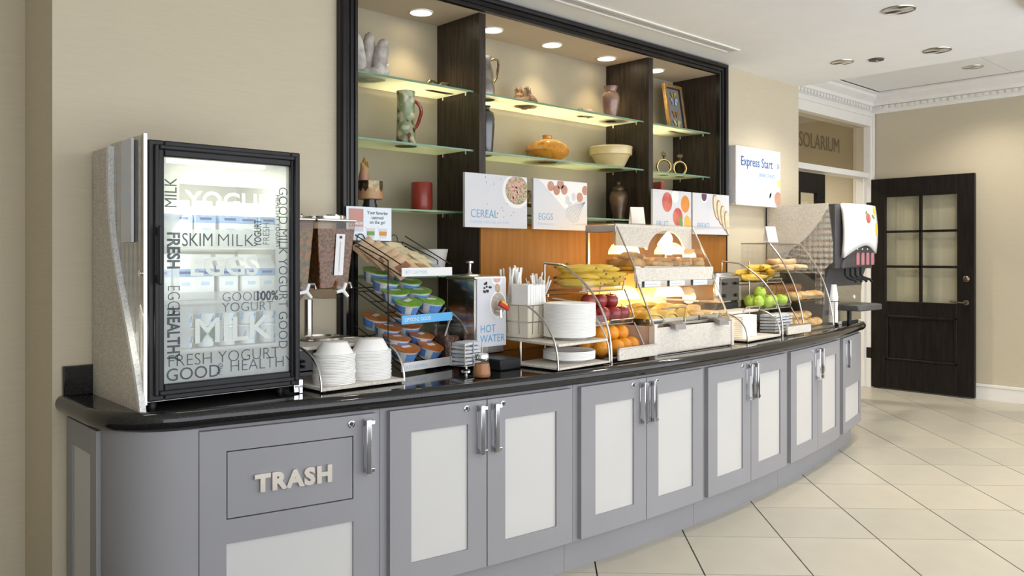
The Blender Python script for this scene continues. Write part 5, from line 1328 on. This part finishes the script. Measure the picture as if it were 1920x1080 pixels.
pa = [(KM @ Vector((x, y, z)), (rnd.uniform(-.1, .1), rnd.uniform(-.1, .1), rnd.uniform(0, 6))) for x, y, z in ((.51, .10, .158), (.60, .10, .158), (.51, .19, .158), (.60, .19, .158), (.51, .28, .158), (.60, .28, .158), (.555, .15, .190), (.56, .24, .190))]
spread(biscuit(), pa, 'round pale biscuit on the lower heated tray', 'biscuits')
tg_ = thing('serving_tongs', 'pale plastic tongs lying across the biscuits in the heated case', 'tongs', KM @ Vector((.40, .25, .245)), -20)
for s_ in (-1, 1): MB().tube([(0, 0, .01), (.10, s_*.014, .004), (.22, s_*.020, -.004)], [.008, .009, .012], 8, flat=.5).build('arm', M_cream, tg_)
# little tent cards
for lab, loc, rz, s_ in (('small white tent card standing on the glass top of the heated case', (3.70, 2.95, C0+.663), -30, 1.), ('small white tent card standing on the bread case', (5.00, 2.86, 1.452), -20, 1.)):
    t = thing('tent_card', lab, 'card', loc, rz)
    MB().prism([(-.030, 0), (-.027, 0), (.003, .105), (0, .105)], 'x', -.040, .040).build('front_leaf', M_print_w, t); MB().prism([(.030, 0), (.027, 0), (.0, .105), (.003, .105)], 'x', -.040, .040).build('rear_leaf', M_print_w, t)
# ------------------------------------------------------------------ toaster on its stand
ts = thing('toaster_stand', 'low stone-coloured stand with curved chrome rails under the toaster', 'stand', (4.135, 2.50, C0), 6)
box('base_plate', M_stoneL, ts, 0, .43, 0, .26, .006, .018, bevel=.002)
for x in (.02, .41):
    for y in (.02, .24):
        o = MB().lathe([(.009, 0), (.009, .0065)], 10).build('foot', M_blackp, ts); o.location = (x, y, 0)
box('upper_shelf', M_stoneL, ts, .005, .425, .135, .55, .150, .164, bevel=.003)
for x in (-.005, .435): arch_sides(ts, x, qarc((.004, .006), (.0, .14), (.15, .163)))
for x in (-.005, .435): MB().tube([(x, .50, 0), (x, .50, .152)], .005, 8).build('rear_post', M_wire, ts)
MB().tube([(.20, .130, .158), (.23, .120, .185), (.41, .120, .185), (.415, .130, .158)], .004, 8).build('front_rail', M_wire, ts)
tm = Matrix.Translation((4.135, 2.50, C0)) @ Matrix.Rotation(R(6), 4, 'Z')
to = thing('toaster', 'chrome four-slot toaster with a dark control face on the stand', 'toaster', tm @ Vector((.155, .275, .1645)), 2)
box('base', M_blackp, to, .006, .264, .006, .244, .0, .040, bevel=.006)
box('shell', M_steelmirror, to, 0, .27, 0, .25, .036, .222, bevel=.022)
fp = box('control_face', pm('smoked_chrome', (.16, .15, .15), .2, metal=.8), to, .035, .252, -.006, .004, .050, .190, bevel=.006)
for x in (.070, .205):
    box('lever', M_blackp, fp, x-.016, x+.016, -.024, -.004, .150, .166, bevel=.004); o = MB().lathe([(.012, 0), (.011, .012), (.001, .013)], 14, capt=False).build('dial', M_blackp, fp); place(o, (x, -.005, .085), 0, 90)
for y in (.05, .10, .155, .205): box('slot', M_ink, to, .035, .235, y-.012, y+.012, .2195, .2235)
nb = thing('napkin_stack', 'block of white napkins with rounded corner on the base of the toaster stand', 'napkins', tm @ Vector((.045, .055, .0185)), 6)
for i in range(11): MB().box(0, .185, 0, .14, i*.0115, i*.0115+.0112).build('napkin', M_foam, nb, bevel=.004)
# ------------------------------------------------------------------ curved acrylic bread case
BX, BY = 4.985, 2.615
bc = thing('bread_case', 'clear curved acrylic bread case with three tiers and chrome side rods', 'display case', (BX, BY, C0), 4)
BW, BD = .485, .44
curve = qarc((.0, .015), (.035, .36), (.235, .572), 12)
M_bread_ac = M_acryl
for x in (0, BW-.005):
    MB().prism([(BD, .012), (BD, .572)] + [c_ for c_ in curve[::-1]], 'x', x, x+.005).build('side_wall', M_bread_ac, bc, smooth=0)
    MB().tube([(x+.002, y, z) for y, z in curve], .005, 8).build('edge_rod', M_wire, bc); MB().tube([(x+.002, .235, .574), (x+.002, BD, .574)], .005, 8).build('top_rod', M_wire, bc)
for i in range(3):
    seg = curve[i*4:i*4+5]; MB().prism([(y-.003, z) for y, z in seg] + [(y, z) for y, z in seg[::-1]], 'x', .006, BW-.006).build('flap', M_bread_ac, bc)
    y, z = seg[4]; MB().tube([(BW*.25, y-.008, z-.01), (BW*.75, y-.008, z-.01)], .004, 8).build('flap_handle', M_wire, bc)
box('top', M_bread_ac, bc, 0, BW, .235, BD, .570, .575); box('back', M_bread_ac, bc, 0, BW, BD-.004, BD, .012, .572)
box('base', M_steel, bc, -.004, BW+.004, -.006, BD, 0, .012, bevel=.002)
for z, y0 in ((.19, .03), (.385, .10)): box('tier', M_bread_ac, bc, .006, BW-.006, y0, BD-.005, z, z+.005)
BM = Matrix.Translation((BX, BY, C0)) @ Matrix.Rotation(R(4), 4, 'Z')
M_loaf = pm('bread_crumb', (.66, .46, .22), .8, scale=40, col2=(.50, .29, .11)); M_crust2 = pm('bread_crust', (.36, .17, .055), .7, scale=20, col2=(.24, .10, .03)); M_bagel = pm('bagel_skin', (.58, .37, .16), .5, scale=16, col2=(.70, .52, .28))
def slice_():
    t = thing('bread_slice', 'x', 'bread slice'); P = [(-.045, 0), (.045, 0), (.048, .055), (.056, .075), (.045, .098), (.0, .105), (-.045, .098), (-.056, .075), (-.048, .055)]
    MB().prism(P, 'x', -.006, .006).build('crust', M_crust2, t, smooth=0); MB().prism([(x*.88, y*.9+.005) for x, y in P], 'x', -.0068, .0068).build('crumb', M_loaf, t, smooth=0); return t
pa = [(BM @ Vector((.05+i*.019, .26, .197)), (0, R(14), R(4))) for i in range(20)]
spread(slice_(), pa, 'brown bread slice standing in the row on the middle tier of the bread case', 'bread slices')
def bagel():
    t = thing('bagel', 'x', 'bagel'); MB().tube([(.034*math.cos(a), .034*math.sin(a), .020) for a in [2*PI*k/18 for k in range(18)]], .020, 10, closed=True).build('ring', M_bagel, t); return t
pa = [(BM @ Vector((x, y, z)), (rnd.uniform(-.15, .15), rnd.uniform(-.15, .15), rnd.uniform(0, 6))) for x, y, z in ((.07, .20, .392), (.18, .205, .392), (.29, .20, .392), (.40, .205, .392), (.08, .32, .392), (.19, .32, .392), (.30, .32, .392), (.40, .32, .392), (.12, .26, .430), (.24, .26, .430), (.35, .26, .430))]
spread(bagel(), pa, 'golden bagel on the top tier of the bread case', 'bagels')
def roll():
    t = thing('bread_roll', 'x', 'bread roll'); MB().blob((0, 0, .028), (.062, .042, .028), 16, 10, .05, 4).build('bun', M_past2, t)
    MB().tube([(-.035, -.006, .052), (0, .0, .057), (.035, .006, .052)], [.002, .004, .002], 6).build('score', M_crust2, t); return t
pa = [(BM @ Vector((x, y, z)), (rnd.uniform(-.1, .1), rnd.uniform(-.1, .1), rnd.uniform(0, 6))) for x, y, z in ((.07, .10, .014), (.19, .10, .014), (.31, .095, .014), (.42, .10, .014), (.08, .21, .014), (.20, .21, .014), (.32, .21, .014), (.42, .21, .014), (.13, .15, .058), (.26, .15, .058), (.37, .15, .058))]
spread(roll(), pa, 'pale bread roll on the bottom tier of the bread case', 'bread rolls')
pa = [(BM @ Vector((x, .105, .197)), (rnd.uniform(-.1, .1), rnd.uniform(-.1, .1), rnd.uniform(0, 6))) for x in (.07, .19, .31, .42)]
spread(roll(), pa, 'pale bread roll before the brown slices on the middle tier', 'bread rolls')
# ------------------------------------------------------------------ paper cups and juice machine
cpz = thing('cup_holder', 'black wire cup holder near the end of the worktop', 'holder', (5.632, 2.735, C0))
MB().lathe([(.038, 0), (.040, .006), (.030, .012), (.026, .020)], 20).build('base', M_blackp, cpz)
mb = MB()
for k in range(4):
    a = R(45+90*k); mb.tube([(.036*math.cos(a), .036*math.sin(a), .012), (.042*math.cos(a), .042*math.sin(a), .17)], .002, 6)
mb.tube([(.042*math.cos(a), .042*math.sin(a), .17) for a in [2*PI*k/18 for k in range(18)]], .0025, 6, closed=True); mb.build('wire_ring', M_bwire, cpz)
pc = MB().lathe([(.036, 0), (.0365, .004), (.035, .005), (.025, .090), (.024, .092), (.001, .092)], 24, capb=False, capt=False).build('paper_cup', M_foam); tag(pc, 'x', 'cup')
stack(pc, 14, (5.632, 2.735, C0+.021), .0135, 'paper cups in the black holder', 'white paper cup in the upside-down stack in the black holder', .0005)
tn = thing('napkin_tray', 'small cream tray beside the paper cups', 'tray', (5.70, 2.72, C0), 10); box('dish', M_cream, tn, .0, .07, 0, .05, 0, .022, bevel=.004); box('dish_lip', M_cream, tn, -.003, .073, -.003, .053, .018, .024, bevel=.002)
JX0, JX1 = 5.50, 6.10
jm = thing('juice_machine', 'tall black juice dispenser with white fruit-printed front, four taps and speckled side', 'dispenser', (0, 0, 0))
M_dkgrey = pm('charcoal_plastic', (.045, .045, .05), .45, var=.1)
box('cabinet', M_dkgrey, jm, JX0+.016, JX1, 2.66, 3.16, 1.27, 1.725, bevel=.006)
MB().prism([(2.76, C0), (3.14, C0), (3.14, 1.28), (2.70, 1.28), (2.73, 1.20)], 'x', JX0+.016, JX1-.01).build('pedestal', M_dkgrey, jm)
box('steel_splash', M_steel, jm, 5.70, JX1-.02, 2.735, 2.76, C0+.02, 1.22)
sd = MB().prism([(3.165, 1.24), (3.165, 1.725), (2.705, 1.725), (2.70, 1.66), (2.675, 1.45), (2.675, 1.315), (2.735, 1.265), (2.74, 1.02), (2.80, 1.02), (2.80, 1.24)], 'x', JX0+.004, JX0+.016).build('embossed_side', M_diamond, jm, smooth=0)
MB().prism([(3.168, 1.22), (3.168, 1.728), (2.705, 1.728)] + qarc((2.712, 1.70), (2.80, 1.52), (2.985, 1.40), 8) + [(3.06, 1.30), (3.08, 1.22)], 'x', JX0-.008, JX0+.005).build('speckled_side', M_stoneL, jm, smooth=0)
n = 12; prof = []
fv = []; xs_ = [5.585+(JX1-5.585)*i/n for i in range(n+1)]
for i, x in enumerate(xs_):
    u = i/n; by = 2.662-.045*math.sin(PI*(.12+.76*u))
    for j in range(9):
        v = j/8; zb = 1.330+.105*math.sin(PI*min(1, u*.8+.05)); z = zb+(1.728-zb)*v
        fv.append((x, by-.028*math.sin(PI*(.1+.7*(1-v))), z))
ff = [(i*9+j, (i+1)*9+j, (i+1)*9+j+1, i*9+j+1) for i in range(n) for j in range(8)]
fr_ = MB().add(fv, ff).build('front_cover', pm('glossy_white', (.84, .85, .84), .25, var=.01), jm, smooth=60)
so = fr_.modifiers.new('thickness', 'SOLIDIFY'); so.thickness = .025; so.offset = 1
def on_front(x, z):
    u = (x-5.585)/(JX1-5.585); zb = 1.330+.105*math.sin(PI*min(1, u*.8+.05)); v = (z-zb)/(1.728-zb)
    return 2.662-.045*math.sin(PI*(.12+.76*u))-.028*math.sin(PI*(.1+.7*(1-v)))-.002
def decal(nm, m, cx, cz, rx, rz_, a=0.):
    mb = disc(MB(), cx, cz, rx, rz_, 0, 18, a); mb.v = [(x, on_front(min(x, JX1-.005), min(z, 1.72)), z) for x, y, z in mb.v]; mb.build(nm, m, fr_, smooth=0)
decal('printed_strawberry', M_applp, 5.885, 1.632, .040, .036, .3); decal('printed_leaf', M_leafp, 5.86, 1.672, .022, .010, .5); decal('printed_lemon', pm('print_lemon2', (.80, .60, .04), .5), 6.035, 1.69, .032, .034, .4); decal('printed_lemon', MATS['print_lemon2'], 6.055, 1.555, .024, .050, .1); decal('printed_leaf', M_leafp, 5.985, 1.645, .030, .012, -.4)
MB().prism([(5.58, 1.270), (5.60, 1.335), (5.72, 1.415), (5.88, 1.440), (6.02, 1.440), (6.09, 1.42), (6.095, 1.31), (6.04, 1.285), (5.72, 1.275)], 'y', 2.635, 2.70).build('tap_housing', M_dkgrey, jm, bevel=.01)
for i in range(4):
    x = 5.80+i*.080; bt = box('flavour_label', pm('label_rose', (.42, .16, .18), .5), jm, x-.022, x+.022, 2.628, 2.636, 1.295, 1.385, bevel=.004); dsc(bt, 'printed_icon', M_print_w, x, 1.410, .010, .007, 2.6335)
    MB().tube([(x-.13, 2.66, 1.29), (x-.13, 2.66, 1.225), (x-.125, 2.645, 1.205), (x-.09, 2.61, 1.190), (x-.085, 2.60, 1.175)], [.010, .010, .011, .009, .011], 8).build('tap', M_blackp, jm)
dp = MB().prism([(5.635, 2.555), (5.665, 2.535), (5.975, 2.535), (6.03, 2.60), (6.03, 2.75), (5.635, 2.75)], 'z', .975, 1.018).build('drip_tray', pm('drip_grey', (.06, .06, .06), .4), jm, bevel=.008)
MB().tube([(5.79, 2.69, C0), (5.79, 2.69, .98)], .016, 10).build('drip_leg', M_blackp, jm)
o = MB().lathe([(.014, 0), (.014, .006), (.001, .007)], 14, capt=False).build('key_lock', M_whitep, jm); place(o, (5.96, 2.735, 1.06), 0, 90)
